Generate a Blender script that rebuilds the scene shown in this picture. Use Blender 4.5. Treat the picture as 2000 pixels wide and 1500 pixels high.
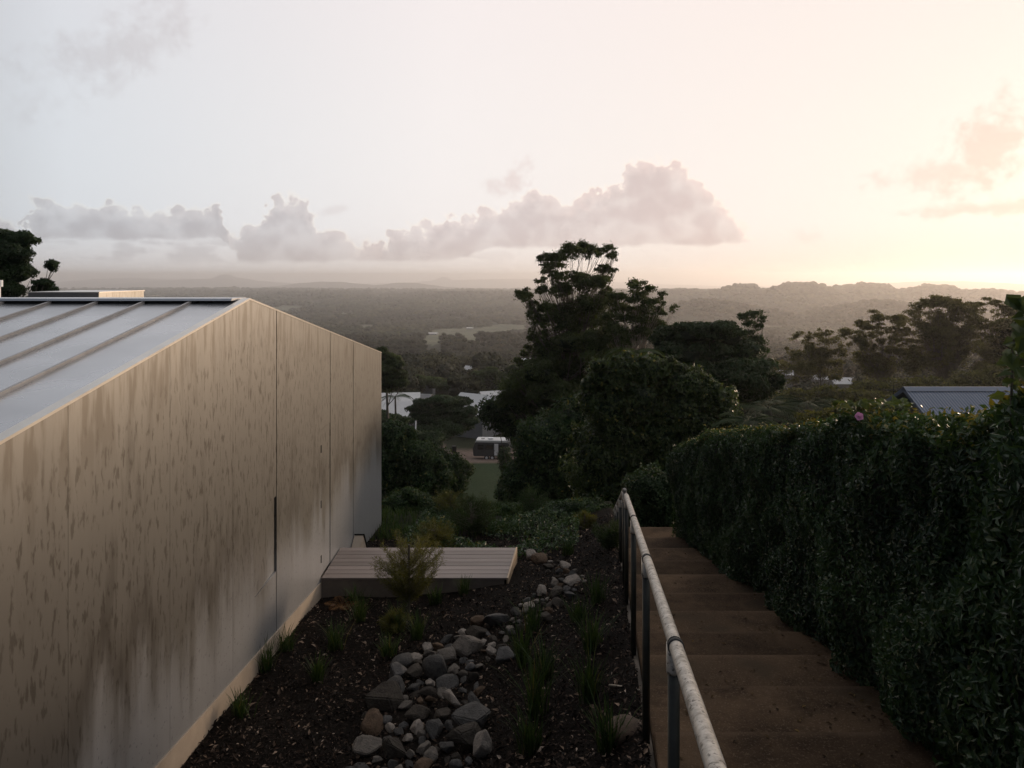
import bpy, bmesh, math, random
import numpy as np
from mathutils import Vector, Matrix, noise as mnoise

R = math.radians
rng = np.random.default_rng(7)
random.seed(7)
for o in list(bpy.data.objects):
    bpy.data.objects.remove(o, do_unlink=True)
scene = bpy.context.scene
COL = scene.collection

# ------------------------------------------------------------------ camera
F = 1430.0      # focal length in photograph pixels (photograph 2000 x 1500)
HZ = 540.0      # row of the eye-level horizon: the lens is shifted, verticals stay vertical
cam = bpy.data.cameras.new('camera')
cam.sensor_width = 36.0
cam.lens = 36.0 * F / 2000.0
cam.shift_y = -(750.0 - HZ) / 2000.0
cam.clip_start = 0.05
cam.clip_end = 80000
cam_ob = bpy.data.objects.new('camera', cam)
COL.objects.link(cam_ob)
cam_ob.location = (0, 0, 0)
cam_ob.rotation_euler = (R(90), 0, 0)
scene.camera = cam_ob

# ------------------------------------------------------------------ light
SUN_AZ, SUN_EL = R(43.0), R(5.5)
SUN_DIR = Vector((math.sin(SUN_AZ) * math.cos(SUN_EL), math.cos(SUN_AZ) * math.cos(SUN_EL), math.sin(SUN_EL)))
sun = bpy.data.lights.new('sun', 'SUN')
sun.energy = 2.0
sun.angle = R(8)
sun.color = (1.0, 0.74, 0.52)
sun_ob = bpy.data.objects.new('sun', sun)
COL.objects.link(sun_ob)
sun_ob.rotation_euler = SUN_DIR.to_track_quat('Z', 'Y').to_euler()
sun_ob.location = (60, 60, 40)

scene.view_settings.view_transform = 'Standard'
scene.view_settings.look = 'None'
scene.view_settings.exposure = 0.0
scene.view_settings.gamma = 1.0
scene.view_settings.use_curve_mapping = False
scene.render.engine = 'CYCLES'
scene.cycles.use_denoising = True
scene.cycles.max_bounces = 5
scene.cycles.diffuse_bounces = 2
scene.cycles.glossy_bounces = 2
scene.cycles.transmission_bounces = 3
scene.cycles.transparent_max_bounces = 6
scene.cycles.volume_bounces = 1
scene.cycles.use_adaptive_sampling = True
scene.cycles.adaptive_threshold = 0.02


class NT:
    """small helper round a node tree"""
    def __init__(self, tree):
        self.t = tree
        self.n = tree.nodes
        self.l = tree.links

    def node(self, typ, **kw):
        n = self.n.new(typ)
        for k, v in kw.items():
            setattr(n, k, v)
        return n

    def put(self, sock, v):
        if v is None:
            return
        if isinstance(v, bpy.types.NodeSocket):
            self.l.new(v, sock)
        else:
            sock.default_value = v

    def m(self, op, a, b=None, c=None, clamp=False):
        n = self.node('ShaderNodeMath', operation=op, use_clamp=clamp)
        self.put(n.inputs[0], a)
        self.put(n.inputs[1], b)
        self.put(n.inputs[2], c)
        return n.outputs[0]

    def vm(self, op, a, b=None):
        n = self.node('ShaderNodeVectorMath', operation=op)
        self.put(n.inputs[0], a)
        self.put(n.inputs[1], b)
        return n.outputs['Value'] if op in ('DOT_PRODUCT', 'LENGTH') else n.outputs[0]

    def smooth(self, v, lo, hi, a=0.0, b=1.0):
        n = self.node('ShaderNodeMapRange', interpolation_type='SMOOTHSTEP')
        self.put(n.inputs['Value'], v)
        self.put(n.inputs['From Min'], lo)
        self.put(n.inputs['From Max'], hi)
        self.put(n.inputs['To Min'], a)
        self.put(n.inputs['To Max'], b)
        return n.outputs[0]

    def ramp(self, v, stops, interp='LINEAR'):
        n = self.node('ShaderNodeValToRGB')
        cr = n.color_ramp
        cr.interpolation = interp
        while len(cr.elements) < len(stops):
            cr.elements.new(0.5)
        for e, (p, c) in zip(cr.elements, sorted(stops, key=lambda s: s[0])):
            e.position = p
            if not hasattr(c, '__len__'):
                c = (c, c, c)
            e.color = (c[0], c[1], c[2], 1)
        self.put(n.inputs[0], v)
        return n.outputs[0]

    def mix(self, f, a, b, blend='MIX'):
        n = self.node('ShaderNodeMix', data_type='RGBA', blend_type=blend)
        self.put(n.inputs[0], f)
        for s, v in ((n.inputs[6], a), (n.inputs[7], b)):
            if isinstance(v, tuple) and len(v) == 3:
                v = (*v, 1)
            self.put(s, v)
        return n.outputs[2]

    def noise(self, vec, scale, detail=4, rough=0.5, dist=0.0, out=0):
        n = self.node('ShaderNodeTexNoise')
        self.put(n.inputs['Vector'], vec)
        n.inputs['Scale'].default_value = scale
        n.inputs['Detail'].default_value = detail
        n.inputs['Roughness'].default_value = rough
        n.inputs['Distortion'].default_value = dist
        return n.outputs[out]

    def sep(self, v):
        n = self.node('ShaderNodeSeparateXYZ')
        self.put(n.inputs[0], v)
        return n.outputs

    def comb(self, x, y, z):
        n = self.node('ShaderNodeCombineXYZ')
        self.put(n.inputs[0], x)
        self.put(n.inputs[1], y)
        self.put(n.inputs[2], z)
        return n.outputs[0]


# ------------------------------------------------------------------ sky
def px_az(px):
    return math.atan((px - 1000.0) / F)


def px_el(px, py):
    return math.atan((HZ - py) / math.hypot(F, px - 1000.0))


world = bpy.data.worlds.new('World')
scene.world = world
world.use_nodes = True
W = NT(world.node_tree)
W.n.clear()
w_out = W.node('ShaderNodeOutputWorld')
w_bg = W.node('ShaderNodeBackground')
W.l.new(w_bg.outputs[0], w_out.inputs[0])
tc = W.node('ShaderNodeTexCoord')
d = tc.outputs['Generated']
sx, sy, sz = W.sep(d)
az = W.m('ARCTAN2', sx, sy)
el = W.m('ARCSINE', sz)
sky = W.node('ShaderNodeTexSky', sky_type='NISHITA')
sky.sun_disc = False
sky.sun_elevation = SUN_EL
sky.sun_rotation = SUN_AZ
sky.altitude = 150
sky.air_density = 1.0
sky.dust_density = 4.0
sky.ozone_density = 1.0
nish = W.vm('MULTIPLY', sky.outputs[0], (0.06, 0.06, 0.06))
# thin high morning haze: angle from the sun sets its brightness
cosg = W.vm('DOT_PRODUCT', d, tuple(SUN_DIR))
gam = W.m('DIVIDE', W.m('ARCCOSINE', W.m('MINIMUM', W.m('MAXIMUM', cosg, -1.0), 1.0)), math.pi)
hazec = W.ramp(gam, [(0.0, (0.955, 0.88, 0.80)), (0.08, (0.945, 0.865, 0.80)), (0.17, (0.945, 0.87, 0.825)),
                     (0.27, (0.915, 0.87, 0.855)), (0.41, (0.705, 0.735, 0.775)), (0.50, (0.33, 0.355, 0.39)),
                     (0.64, (0.13, 0.155, 0.20)), (1.0, (0.08, 0.10, 0.14))])
lowh = W.smooth(el, R(-0.6), R(4.2), 1.0, 0.0)
lowc = W.ramp(gam, [(0.0, (1.02, 0.84, 0.66)), (0.10, (0.98, 0.80, 0.65)), (0.24, (0.88, 0.77, 0.70)),
                    (0.40, (0.64, 0.61, 0.605)), (0.58, (0.26, 0.27, 0.29)), (1.0, (0.12, 0.14, 0.18))])
skyc = W.mix(W.m('MULTIPLY', lowh, 0.9), hazec, lowc)
skyc = W.mix(W.smooth(el, R(7.0), R(24.0), 0.0, 1.0), skyc, W.mix(1.0, skyc, (1.0, 0.968, 0.968), 'MULTIPLY'))
skyc = W.mix(0.93, nish, skyc)
# cloud bank standing along the horizon, its top given by azimuth
tops = [(-400, 440), (0, 436), (44, 432), (54, 400), (110, 392), (165, 408), (250, 404), (310, 420), (375, 408), (430, 396), (442, 440),
        (452, 470), (468, 438), (508, 432), (540, 392), (596, 394), (614, 436), (660, 446), (700, 484), (735, 486), (770, 448),
        (850, 446), (905, 424), (955, 404), (1045, 378), (1110, 394), (1180, 372), (1232, 314), (1320, 322), (1375, 372), (1430, 424), (1500, 500)]
bases = [(-400, 468), (430, 468), (470, 512), (880, 512), (960, 486), (1400, 478), (1500, 470)]
A0, A1 = px_az(-400), px_az(1500)
E1 = R(14)
azn = W.m('DIVIDE', W.m('SUBTRACT', az, A0), A1 - A0)
n1 = W.noise(d, 26.0, 4, 0.58)
n2 = W.noise(d, 75.0, 2, 0.55)
n3 = W.noise(W.vm('MULTIPLY', d, (1.0, 1.0, 2.2)), 14.0, 1, 0.6)
n1c = W.m('SUBTRACT', n1, 0.5)
n2c = W.m('SUBTRACT', n2, 0.5)
n3c = W.m('SUBTRACT', n3, 0.5)
azw = W.m('ADD', azn, W.m('MULTIPLY', n2c, 0.035))
top = W.m('MULTIPLY', W.ramp(azw, [((px_az(x) - A0) / (A1 - A0), px_el(x, y) / E1) for x, y in tops]), E1)
bot = W.m('MULTIPLY', W.ramp(azw, [((px_az(x) - A0) / (A1 - A0), px_el(x, y) / E1) for x, y in bases]), E1)
azel = W.comb(az, el, 0.0)
vor = W.node('ShaderNodeTexVoronoi', voronoi_dimensions='2D', feature='F1')
W.l.new(W.vm('ADD', azel, W.comb(W.m('MULTIPLY', n2c, 0.02), W.m('MULTIPLY', n1c, 0.02), 0.0)), vor.inputs['Vector'])
vor.inputs['Scale'].default_value = 42.0
lobe = W.m('SUBTRACT', 0.45, vor.outputs['Distance'])
edge = W.m('SUBTRACT', W.m('ADD', top, W.m('ADD', W.m('MULTIPLY', n1c, R(2.6)), W.m('ADD', W.m('MULTIPLY', n2c, R(1.6)), W.m('MULTIPLY', lobe, R(1.3))))), el)
body = W.smooth(edge, R(-0.10), R(0.30))
base = W.smooth(W.m('SUBTRACT', W.m('ADD', el, W.m('MULTIPLY', n1c, R(0.9))), bot), R(-0.15), R(0.30))
inner = W.smooth(W.m('ADD', W.m('MULTIPLY', n1, 0.5), W.m('ADD', W.m('MULTIPLY', n3, 0.35), W.m('MULTIPLY', lobe, 0.15))), 0.26, 0.56, 0.5, 1.0)
bank = W.m('MULTIPLY', W.m('MULTIPLY', body, base), inner)
# fainter ragged layer lower down, thinning towards the sun
veil = W.smooth(W.noise(W.vm('MULTIPLY', d, (1.0, 1.0, 3.0)), 20.0, 3, 0.6), 0.47, 0.62)
veil = W.m('MULTIPLY', W.m('MULTIPLY', veil, W.smooth(W.m('ABSOLUTE', W.m('SUBTRACT', el, R(1.9))), R(1.5), R(0.3))), W.smooth(gam, 0.14, 0.40, 0.05, 0.5))
bank = W.m('MAXIMUM', bank, veil)
pn = W.m('ADD', W.m('MULTIPLY', n1c, 2.6), W.m('MULTIPLY', n2c, 1.2))


def puff(px, py, rx, ry, op, tilt=0.0, soft=0.9):
    mp = W.node('ShaderNodeMapping', vector_type='TEXTURE')
    W.l.new(azel, mp.inputs['Vector'])
    mp.inputs['Location'].default_value = (px_az(px), px_el(px, py), 0)
    mp.inputs['Rotation'].default_value = (0, 0, tilt)
    mp.inputs['Scale'].default_value = (rx / F, ry / F, 1)
    q = W.m('ADD', W.vm('LENGTH', mp.outputs[0]), pn)
    return W.smooth(q, 1.0 - soft, 1.15, op, 0.0)


cl = bank
for a in [(1000, 345, 60, 30, 0.75, 0.75, 0.8), (205, 105, 190, 66, 0.62, 0.55, 1.1), (1930, 285, 90, 54, 0.95, 0.9, 0.8), (1860, 335, 120, 26, 0.8, 0.1, 0.9),
          (1940, 407, 130, 14, 0.9, 0.03, 0.9), (655, 410, 44, 10, 0.4, 0.2, 0.9), (1582, 462, 40, 20, 0.4, 0, 0.9)]:
    cl = W.m('MAXIMUM', cl, puff(*a))
lit = W.smooth(W.m('ADD', edge, W.m('MULTIPLY', lobe, R(-0.9))), R(-0.1), R(1.5))
cloudc = W.mix(1.0, skyc, W.ramp(gam, [(0.0, (0.76, 0.67, 0.65)), (0.15, (0.73, 0.655, 0.665)), (0.36, (0.65, 0.625, 0.635)), (1.0, (0.8, 0.8, 0.8))]), 'MULTIPLY')
cloudc = W.mix(lit, W.mix(1.0, cloudc, (1.22, 1.20, 1.17), 'MULTIPLY'), cloudc)
skyc = W.mix(cl, skyc, cloudc)
# glow where the bank thins
rim = W.m('MULTIPLY', W.smooth(W.m('ABSOLUTE', W.m('SUBTRACT', edge, R(0.0))), R(0.35), R(0.0)), W.m('MULTIPLY', base, 0.35))
skyc = W.mix(rim, skyc, W.mix(1.0, skyc, (1.14, 1.08, 0.98), 'MULTIPLY'))
W.l.new(skyc, w_bg.inputs[0])
w_bg.inputs[1].default_value = 1.09
world.cycles.sampling_method = 'MANUAL'
world.cycles.sample_map_resolution = 512


# ------------------------------------------------------------------ object helpers
def tag(o, label=None, cat=None, group=None, kind=None):
    if label:
        o['label'] = label
    if cat:
        o['category'] = cat
    if group:
        o['group'] = group
    if kind:
        o['kind'] = kind
    return o


def thing(name, label, cat, loc=(0, 0, 0), group=None):
    o = bpy.data.objects.new(name, None)
    COL.objects.link(o)
    o.location = loc
    o.empty_display_size = 0.3
    return tag(o, label, cat, group)


def wloc(o):
    v = Vector((0, 0, 0))
    while o is not None:
        v += o.location
        o = o.parent
    return v


def mesh_np(name, V, polys, attr=None):
    """V (n,3); polys: list of (m,k) index arrays"""
    me = bpy.data.meshes.new(name)
    V = np.asarray(V, dtype=np.float32)
    polys = [np.asarray(p, dtype=np.int32) for p in polys if len(p)]
    me.vertices.add(len(V))
    me.vertices.foreach_set('co', V.ravel())
    li = np.concatenate([p.ravel() for p in polys])
    tot = np.concatenate([np.full(len(p), p.shape[1], dtype=np.int32) for p in polys])
    st = np.concatenate([[0], np.cumsum(tot)[:-1]]).astype(np.int32)
    me.loops.add(len(li))
    me.loops.foreach_set('vertex_index', li)
    me.polygons.add(len(tot))
    me.polygons.foreach_set('loop_start', st)
    me.polygons.foreach_set('use_smooth', np.zeros(len(tot), dtype=bool))
    me.update(calc_edges=True)
    if attr is not None:
        for k, a in attr.items():
            a = np.asarray(a, dtype=np.float32)
            if a.ndim == 1:
                me.attributes.new(k, 'FLOAT', 'POINT').data.foreach_set('value', a)
            else:
                c = np.ones((len(a), 4), dtype=np.float32)
                c[:, :3] = a
                me.attributes.new(k, 'FLOAT_COLOR', 'POINT').data.foreach_set('color', c.ravel())
    return me


def link(name, me, mat, parent=None, smooth=False, world_coords=True):
    o = bpy.data.objects.new(name, me)
    COL.objects.link(o)
    if mat is not None and not me.materials:
        me.materials.append(mat)
    if smooth:
        me.polygons.foreach_set('use_smooth', np.ones(len(me.polygons), dtype=bool))
    if parent is not None:
        o.parent = parent
        if world_coords:
            o.location = -wloc(parent)
    return o


class MB:
    """collects shapes, becomes ONE mesh"""
    def __init__(self):
        self.v, self.p, self.a, self.n = [], {}, [], 0

    def add(self, V, polys, a=0.5):
        V = np.asarray(V, dtype=np.float64)
        for p in polys:
            p = np.asarray(p)
            if len(p):
                self.p.setdefault(p.shape[1], []).append(p + self.n)
        self.v.append(V)
        self.a.append(np.full(len(V), a) if np.isscalar(a) else np.asarray(a))
        self.n += len(V)
        return self

    def box(self, x0, x1, y0, y1, z0, z1):
        V = [(x0, y0, z0), (x1, y0, z0), (x1, y1, z0), (x0, y1, z0), (x0, y0, z1), (x1, y0, z1), (x1, y1, z1), (x0, y1, z1)]
        return self.add(V, [BOXF])

    def prism(self, poly, axis, lo, hi):
        """polygon (list of 2D) extruded along axis 'x','y' or 'z'"""
        n = len(poly)
        V = []
        for w in (lo, hi):
            for a, b in poly:
                V.append({'x': (w, a, b), 'y': (a, w, b), 'z': (a, b, w)}[axis])
        side = [(i, (i + 1) % n, n + (i + 1) % n, n + i) for i in range(n)]
        return self.add(V, [np.array(side), np.array([list(range(n))[::-1]]), np.array([list(range(n, 2 * n))])])

    def tube(self, pts, rad, k=8, caps=True, a=0.5):
        V, P = tube(pts, rad, k, caps)
        return self.add(V, P, a)

    def mesh(self, name):
        me = mesh_np(name, np.concatenate(self.v), [np.concatenate(p) for p in self.p.values()], {'v': np.concatenate(self.a)})
        return me

    def build(self, name, mat, parent=None, smooth=False, bevel=0.0, fix=False):
        me = self.mesh(name)
        if bevel or fix:
            bm = bmesh.new()
            bm.from_mesh(me)
            bmesh.ops.recalc_face_normals(bm, faces=bm.faces)
            if bevel:
                es = [e for e in bm.edges if len(e.link_faces) == 2 and e.calc_face_angle(0) > 0.5]
                bmesh.ops.bevel(bm, geom=es, offset=bevel, segments=1, affect='EDGES')
            bm.to_mesh(me)
            bm.free()
        return link(name, me, mat, parent, smooth)


BOXF = np.array([(0, 3, 2, 1), (4, 5, 6, 7), (0, 1, 5, 4), (1, 2, 6, 5), (2, 3, 7, 6), (3, 0, 4, 7)])


def tube(pts, rad, k=8, caps=True):
    pts = np.asarray(pts, dtype=float)
    n = len(pts)
    rad = np.full(n, rad) if np.isscalar(rad) else np.asarray(rad, dtype=float)
    t = np.gradient(pts, axis=0)
    t /= np.linalg.norm(t, axis=1)[:, None] + 1e-9
    ref = np.array([0.0, 0.0, 1.0]) if abs(t[0, 2]) < 0.9 else np.array([1.0, 0.0, 0.0])
    u = np.cross(t, ref)
    u /= np.linalg.norm(u, axis=1)[:, None] + 1e-9
    w = np.cross(t, u)
    ang = np.linspace(0, 2 * np.pi, k, endpoint=False)
    V = pts[:, None, :] + rad[:, None, None] * (np.cos(ang)[None, :, None] * u[:, None, :] + np.sin(ang)[None, :, None] * w[:, None, :])
    V = V.reshape(-1, 3)
    i = np.arange(n - 1)[:, None] * k
    j = np.arange(k)[None, :]
    j2 = (j + 1) % k
    Q = np.stack([i + j, i + j2, i + k + j2, i + k + j], axis=-1).reshape(-1, 4)
    P = [Q]
    if caps:
        P.append(np.array([list(range(k))[::-1]]))
        P.append(np.array([list(range((n - 1) * k, n * k))]))
    return V, P


def unit(v):
    return v / (np.linalg.norm(v, axis=-1, keepdims=True) + 1e-9)


def leaf_quads(P, N, size, aspect=0.45, droop=0.3, fold=False, jit=0.7, a=None):
    """leaf-sized diamonds at P facing roughly N; returns V, polys, attr"""
    n = len(P)
    size = np.full(n, size) * rng.uniform(0.7, 1.3, n)
    N = unit(N + jit * rng.normal(size=(n, 3)))
    U = rng.normal(size=(n, 3))
    U[:, 2] -= droop * 2
    U = unit(U - (U * N).sum(1)[:, None] * N)
    S = np.cross(N, U)
    L = size[:, None]
    Wd = (size * aspect * 0.5)[:, None]
    if a is None:
        a = rng.uniform(0, 1, n)
    if fold:
        b0, b2 = P - U * L * 0.5, P + U * L * 0.5 - N * L * 0.08
        m0 = P + N * L * 0.0
        l, r = P + S * Wd + N * Wd * 0.55 - U * L * 0.05, P - S * Wd + N * Wd * 0.55 - U * L * 0.05
        V = np.stack([b0, l, b2, r, m0], axis=1).reshape(-1, 3)
        i = np.arange(n) * 5
        Q = np.concatenate([np.stack([i, i + 4, i + 2, i + 1], 1), np.stack([i, i + 3, i + 2, i + 4], 1)])
        return V, [Q], np.repeat(a, 5)
    V = np.stack([P - U * L * 0.5, P + S * Wd, P + U * L * 0.5, P - S * Wd], axis=1).reshape(-1, 3)
    i = np.arange(n) * 4
    return V, [np.stack([i, i + 1, i + 2, i + 3], 1)], np.repeat(a, 4)


def ellipsoid_pts(n, c, r, lo=0.75, up=0.0):
    D = unit(rng.normal(size=(n, 3)))
    if up:
        D[:, 2] = np.where(rng.uniform(size=n) < up, np.abs(D[:, 2]), D[:, 2])
    k = rng.uniform(lo ** 3, 1, n) ** (1 / 3)
    return np.asarray(c) + D * np.asarray(r) * k[:, None], D


def blob(c, r, sub=2, amp=0.25, seed=0, freq=1.6):
    bm = bmesh.new()
    bmesh.ops.create_icosphere(bm, subdivisions=sub, radius=1.0)
    V = np.array([v.co[:] for v in bm.verts])
    Fc = np.array([[v.index for v in f.verts] for f in bm.faces])
    bm.free()
    k = np.array([mnoise.noise(Vector(v) * freq + Vector((seed * 3.1, seed * 1.7, seed))) for v in V])
    return np.asarray(c) + V * (1 + amp * k)[:, None] * np.asarray(r), [Fc]


def P(px, py, Y):
    return ((px - 1000.0) / F * Y, Y, (HZ - py) / F * Y)


# ------------------------------------------------------------------ materials
def newmat(name):
    m = bpy.data.materials.new(name)
    m.use_nodes = True
    t = NT(m.node_tree)
    b = m.node_tree.nodes['Principled BSDF']
    return m, t, b


def simple(name, col, rough=0.6, var=0.25, scale=8.0, metal=0.0, spec=0.4, bump=0.0, bscale=40.0, coords='Object'):
    m, t, b = newmat(name)
    c = t.node('ShaderNodeTexCoord').outputs[coords]
    n = t.noise(c, scale, 6, 0.6)
    dark = tuple(x * (1 - var) for x in col)
    light = tuple(min(1, x * (1 + var)) for x in col)
    t.l.new(t.ramp(n, [(0.3, dark), (0.7, light)]), b.inputs['Base Color'])
    b.inputs['Roughness'].default_value = rough
    b.inputs['Metallic'].default_value = metal
    b.inputs['Specular IOR Level'].default_value = spec
    if bump:
        bp = t.node('ShaderNodeBump')
        bp.inputs['Strength'].default_value = bump
        bp.inputs['Distance'].default_value = 0.01
        t.l.new(t.noise(c, bscale, 5, 0.6), bp.inputs['Height'])
        t.l.new(bp.outputs[0], b.inputs['Normal'])
    return m


def leafmat(name, c0, c1, c2=None, rough=0.45, spec=0.4, trans=0.25, tcol=None):
    m, t, b = newmat(name)
    a = t.node('ShaderNodeAttribute', attribute_name='v').outputs['Fac']
    stops = [(0.0, c0), (0.75, c1)]
    if c2:
        stops += [(0.93, c1), (1.0, c2)]
    col = t.ramp(a, stops)
    g = t.node('ShaderNodeNewGeometry').outputs['Position']
    col = t.mix(1.0, col, t.ramp(t.noise(g, 0.9, 3), [(0.3, (0.75, 0.75, 0.75)), (0.7, (1.25, 1.25, 1.2))]), 'MULTIPLY')
    t.l.new(col, b.inputs['Base Color'])
    b.inputs['Roughness'].default_value = rough
    b.inputs['Specular IOR Level'].default_value = spec
    tr = t.node('ShaderNodeBsdfTranslucent')
    t.l.new(t.mix(1.0, col, tcol or (1.6, 1.5, 0.7), 'MULTIPLY'), tr.inputs[0])
    mx = t.node('ShaderNodeMixShader')
    mx.inputs[0].default_value = trans
    t.l.new(b.outputs[0], mx.inputs[1])
    t.l.new(tr.outputs[0], mx.inputs[2])
    t.l.new(mx.outputs[0], m.node_tree.nodes['Material Output'].inputs[0])
    return m


M = {}
M['hedge'] = leafmat('hedge_leaf', (0.013, 0.029, 0.013), (0.044, 0.080, 0.030), (0.16, 0.14, 0.035), 0.42, 0.30, 0.22)
M['vine'] = leafmat('vine_leaf', (0.018, 0.034, 0.015), (0.070, 0.098, 0.034), (0.22, 0.19, 0.05), 0.42, 0.22, 0.30)
M['gum'] = leafmat('gum_leaf', (0.020, 0.034, 0.015), (0.066, 0.092, 0.036), None, 0.6, 0.15, 0.36)
M['gumfar'] = leafmat('far_gum_leaf', (0.034, 0.037, 0.018), (0.100, 0.102, 0.046), None, 0.6, 0.12, 0.5)  # haze and backlight on the far crowns put into a paler leaf colour
M['dark'] = leafmat('dark_leaf', (0.012, 0.025, 0.012), (0.038, 0.064, 0.026), None, 0.6, 0.14, 0.2)
M['bush'] = leafmat('bush_leaf', (0.015, 0.032, 0.015), (0.048, 0.080, 0.031), (0.13, 0.12, 0.03), 0.6, 0.14, 0.24)
M['yellow'] = leafmat('yellow_needle', (0.026, 0.036, 0.012), (0.110, 0.110, 0.032), None, 0.6, 0.2, 0.35)
M['fern'] = leafmat('fern_leaf', (0.018, 0.030, 0.014), (0.042, 0.062, 0.026), None, 0.7, 0.12, 0.3)
M['grass'] = leafmat('grass_blade', (0.014, 0.032, 0.012), (0.046, 0.076, 0.026), (0.12, 0.10, 0.045), 0.6, 0.14, 0.28)
M['dryfern'] = leafmat('dry_fern', (0.08, 0.035, 0.012), (0.16, 0.08, 0.03), None, 0.7, 0.2, 0.2)
M['bark'] = simple('bark', (0.10, 0.085, 0.065), 0.8, 0.4, 6.0)
M['palebark'] = simple('pale_bark', (0.30, 0.25, 0.20), 0.75, 0.35, 4.0)
M['white'] = simple('white_paint', (0.78, 0.78, 0.77), 0.4, 0.06, 1.0)
M['whiteroof'] = simple('white_roof_sheet', (0.55, 0.545, 0.53), 0.35, 0.05, 0.6)
M['greywall'] = simple('grey_wall', (0.20, 0.20, 0.20), 0.7, 0.12, 1.5)
M['darkglass'] = simple('dark_glass', (0.010, 0.011, 0.012), 0.08, 0.1, 1.0, 0, 0.6)
M['black'] = simple('black_rubber', (0.015, 0.015, 0.015), 0.7, 0.2, 4.0)
M['concrete'] = simple('plinth_concrete', (0.36, 0.30, 0.235), 0.8, 0.14, 3.0, 0, 0.3, 0.2, 60)
M['shadowgap'] = simple('black_shadow_gap_and_flashing', (0.012, 0.012, 0.012), 0.5, 0.2, 4.0)  # near-black colour standing for shade in gaps; footing flashing shares it

print('materials ok')
# ------------------------------------------------------------------ terrain
PD = np.array([15, 18, 24, 50, 105, 140, 200, 400, 800, 1300, 2000, 3000, 5000, 9000, 26000], dtype=float)
PZ = np.array([-4.95, -5.9, -8.3, -17.4, -26, -27, -35, -57, -80, -97, -106, -106, -122, -155, -320], dtype=float)
# hills: (column, row of the top, distance, half width in columns, depth factor)
HILLS = [(440, 535, 13000, 38, .10), (446, 541, 13000, 85, .10), (400, 545, 13000, 200, .10), (250, 543, 14500, 180, .10), (-150, 541, 14000, 200, .1), (285, 560, 8000, 34, .12),
         (640, 550, 9000, 110, .12), (790, 552, 8500, 80, .12), (866, 540, 15500, 26, .06), (1000, 545, 15000, 300, .06),
         (540, 580, 4200, 90, .16), (620, 577, 3600, 120, .18), (760, 580, 3900, 80, .16), (900, 577, 3400, 90, .18), (1010, 579, 3300, 80, .18),
         (1200, 574, 3000, 110, .2), (1340, 571, 2900, 90, .2), (1450, 563, 2700, 80, .18), (1560, 557, 2600, 110, .18), (1690, 560, 2700, 110, .18), (1830, 566, 2500, 80, .2),
         (1930, 571, 2500, 90, .2), (2080, 570, 2500, 110, .2), (2300, 566, 2600, 130, .2), (1850, 549, 9000, 220, .1), (1400, 592, 1700, 110, .16), (1720, 594, 1600, 120, .16), (1960, 604, 1500, 100, .16),
         (200, 580, 4000, 250, .2), (-300, 575, 4200, 300, .2)]


def PXL(y):      # left edge of the stepped path
    return 0.30 + 0.12 * y


def wallz(y):    # garden level along the building
    return -3.775 - 0.126 * (y - 5.31)


def T(x, y):
    x = np.asarray(x, dtype=float)
    y = np.asarray(y, dtype=float)
    yc = np.clip(y, -19, 19)
    pl = -1.80 - 0.19 * yc
    pr = PXL(yc)
    t = np.clip((x + 2.6) / np.maximum(pr - 0.08 + 2.6, 0.6), 0, 1)
    s = 0.8 * t ** 3 + 0.2 * t * t
    wz = wallz(yc)
    g = wz * (1 - s) + pl * s
    und = np.clip((x - pr + 0.06) / 0.10, 0, 1)
    g = g - und * 0.22 * (x < pr + 2.2)
    g = g + 0.02 * np.sin(x * 5.1 + y * 1.3) * np.sin(y * 3.7 - x) * (1 - und)
    g = np.where(x < -2.6, wz, g)
    r = np.hypot(x, y)
    far_d = np.where(y > 0, y + np.clip(r - 150, 0, None) * 0.6 * np.clip((r - y) / np.maximum(r, 1), 0, 1), 0)
    z = np.interp(far_d, PD, PZ)
    w = np.clip((y - 15) / 4.0, 0, 1)
    w = w * w * (3 - 2 * w)
    z = g * (1 - w) + z * w
    azp = 1000 + F * np.tan(np.clip(np.arctan2(x, np.maximum(y, 1e-3)), -1.3, 1.3))
    lr = np.log(np.maximum(r, 1.0))
    for (c, row, D, wd, dw) in HILLS:
        D3 = D * math.hypot(1, (c - 1000) / F)
        ztop = (HZ - row) / F * D
        base = np.interp(D, PD, PZ)
        k = np.exp(-((azp - c) / wd) ** 2 - ((lr - math.log(D3)) / dw) ** 2)
        k = np.where(y > 100, k, 0)
        z = np.maximum(z, np.where(k > 0.02, base + (ztop - base) * k, z))
    far = np.clip((r - 150) / 500, 0, 1)
    z = z + far * (3.0 * np.sin(x * 0.011 + 1.3) * np.sin(y * 0.009 + 0.4) + 2.0 * np.sin(x * 0.027 - y * 0.013))
    return z


def Tz(x, y):
    return float(T(np.array([x]), np.array([y]))[0])


def ground_hit(px, py, y0=2.0, y1=400.0):
    ys = np.exp(np.linspace(math.log(y0), math.log(y1), 3000))
    dlt = (HZ - py) / F * ys - T((px - 1000) / F * ys, ys)
    i = np.argmax(dlt < 0)
    return ((px - 1000) / F * ys[i], ys[i], float(T(np.array([(px - 1000) / F * ys[i]]), np.array([ys[i]]))[0]))


# open fields in the valley: (column, row, half width, half depth rows)
FIELDS = [(915, 654, 90, 14), (845, 660, 26, 14), (990, 642, 50, 9), (560, 604, 44, 6), (670, 616, 36, 5), (920, 678, 30, 7), (790, 716, 26, 9), (1480, 640, 60, 6), (1390, 622, 40, 4), (720, 640, 26, 6), (1600, 665, 50, 7)]


def field_mask(x, y, z, grow=1.0):
    yy = np.maximum(y, 1.0)
    px = 1000 + F * x / yy
    py = HZ - F * z / yy
    m = np.zeros(len(x), dtype=bool)
    for (c, r_, a, b) in FIELDS:
        m |= (((px - c) / (a * grow)) ** 2 + ((py - r_) / (b * grow)) ** 2 < 1) & (y > 150) & (y < 2600)
    return m


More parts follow.
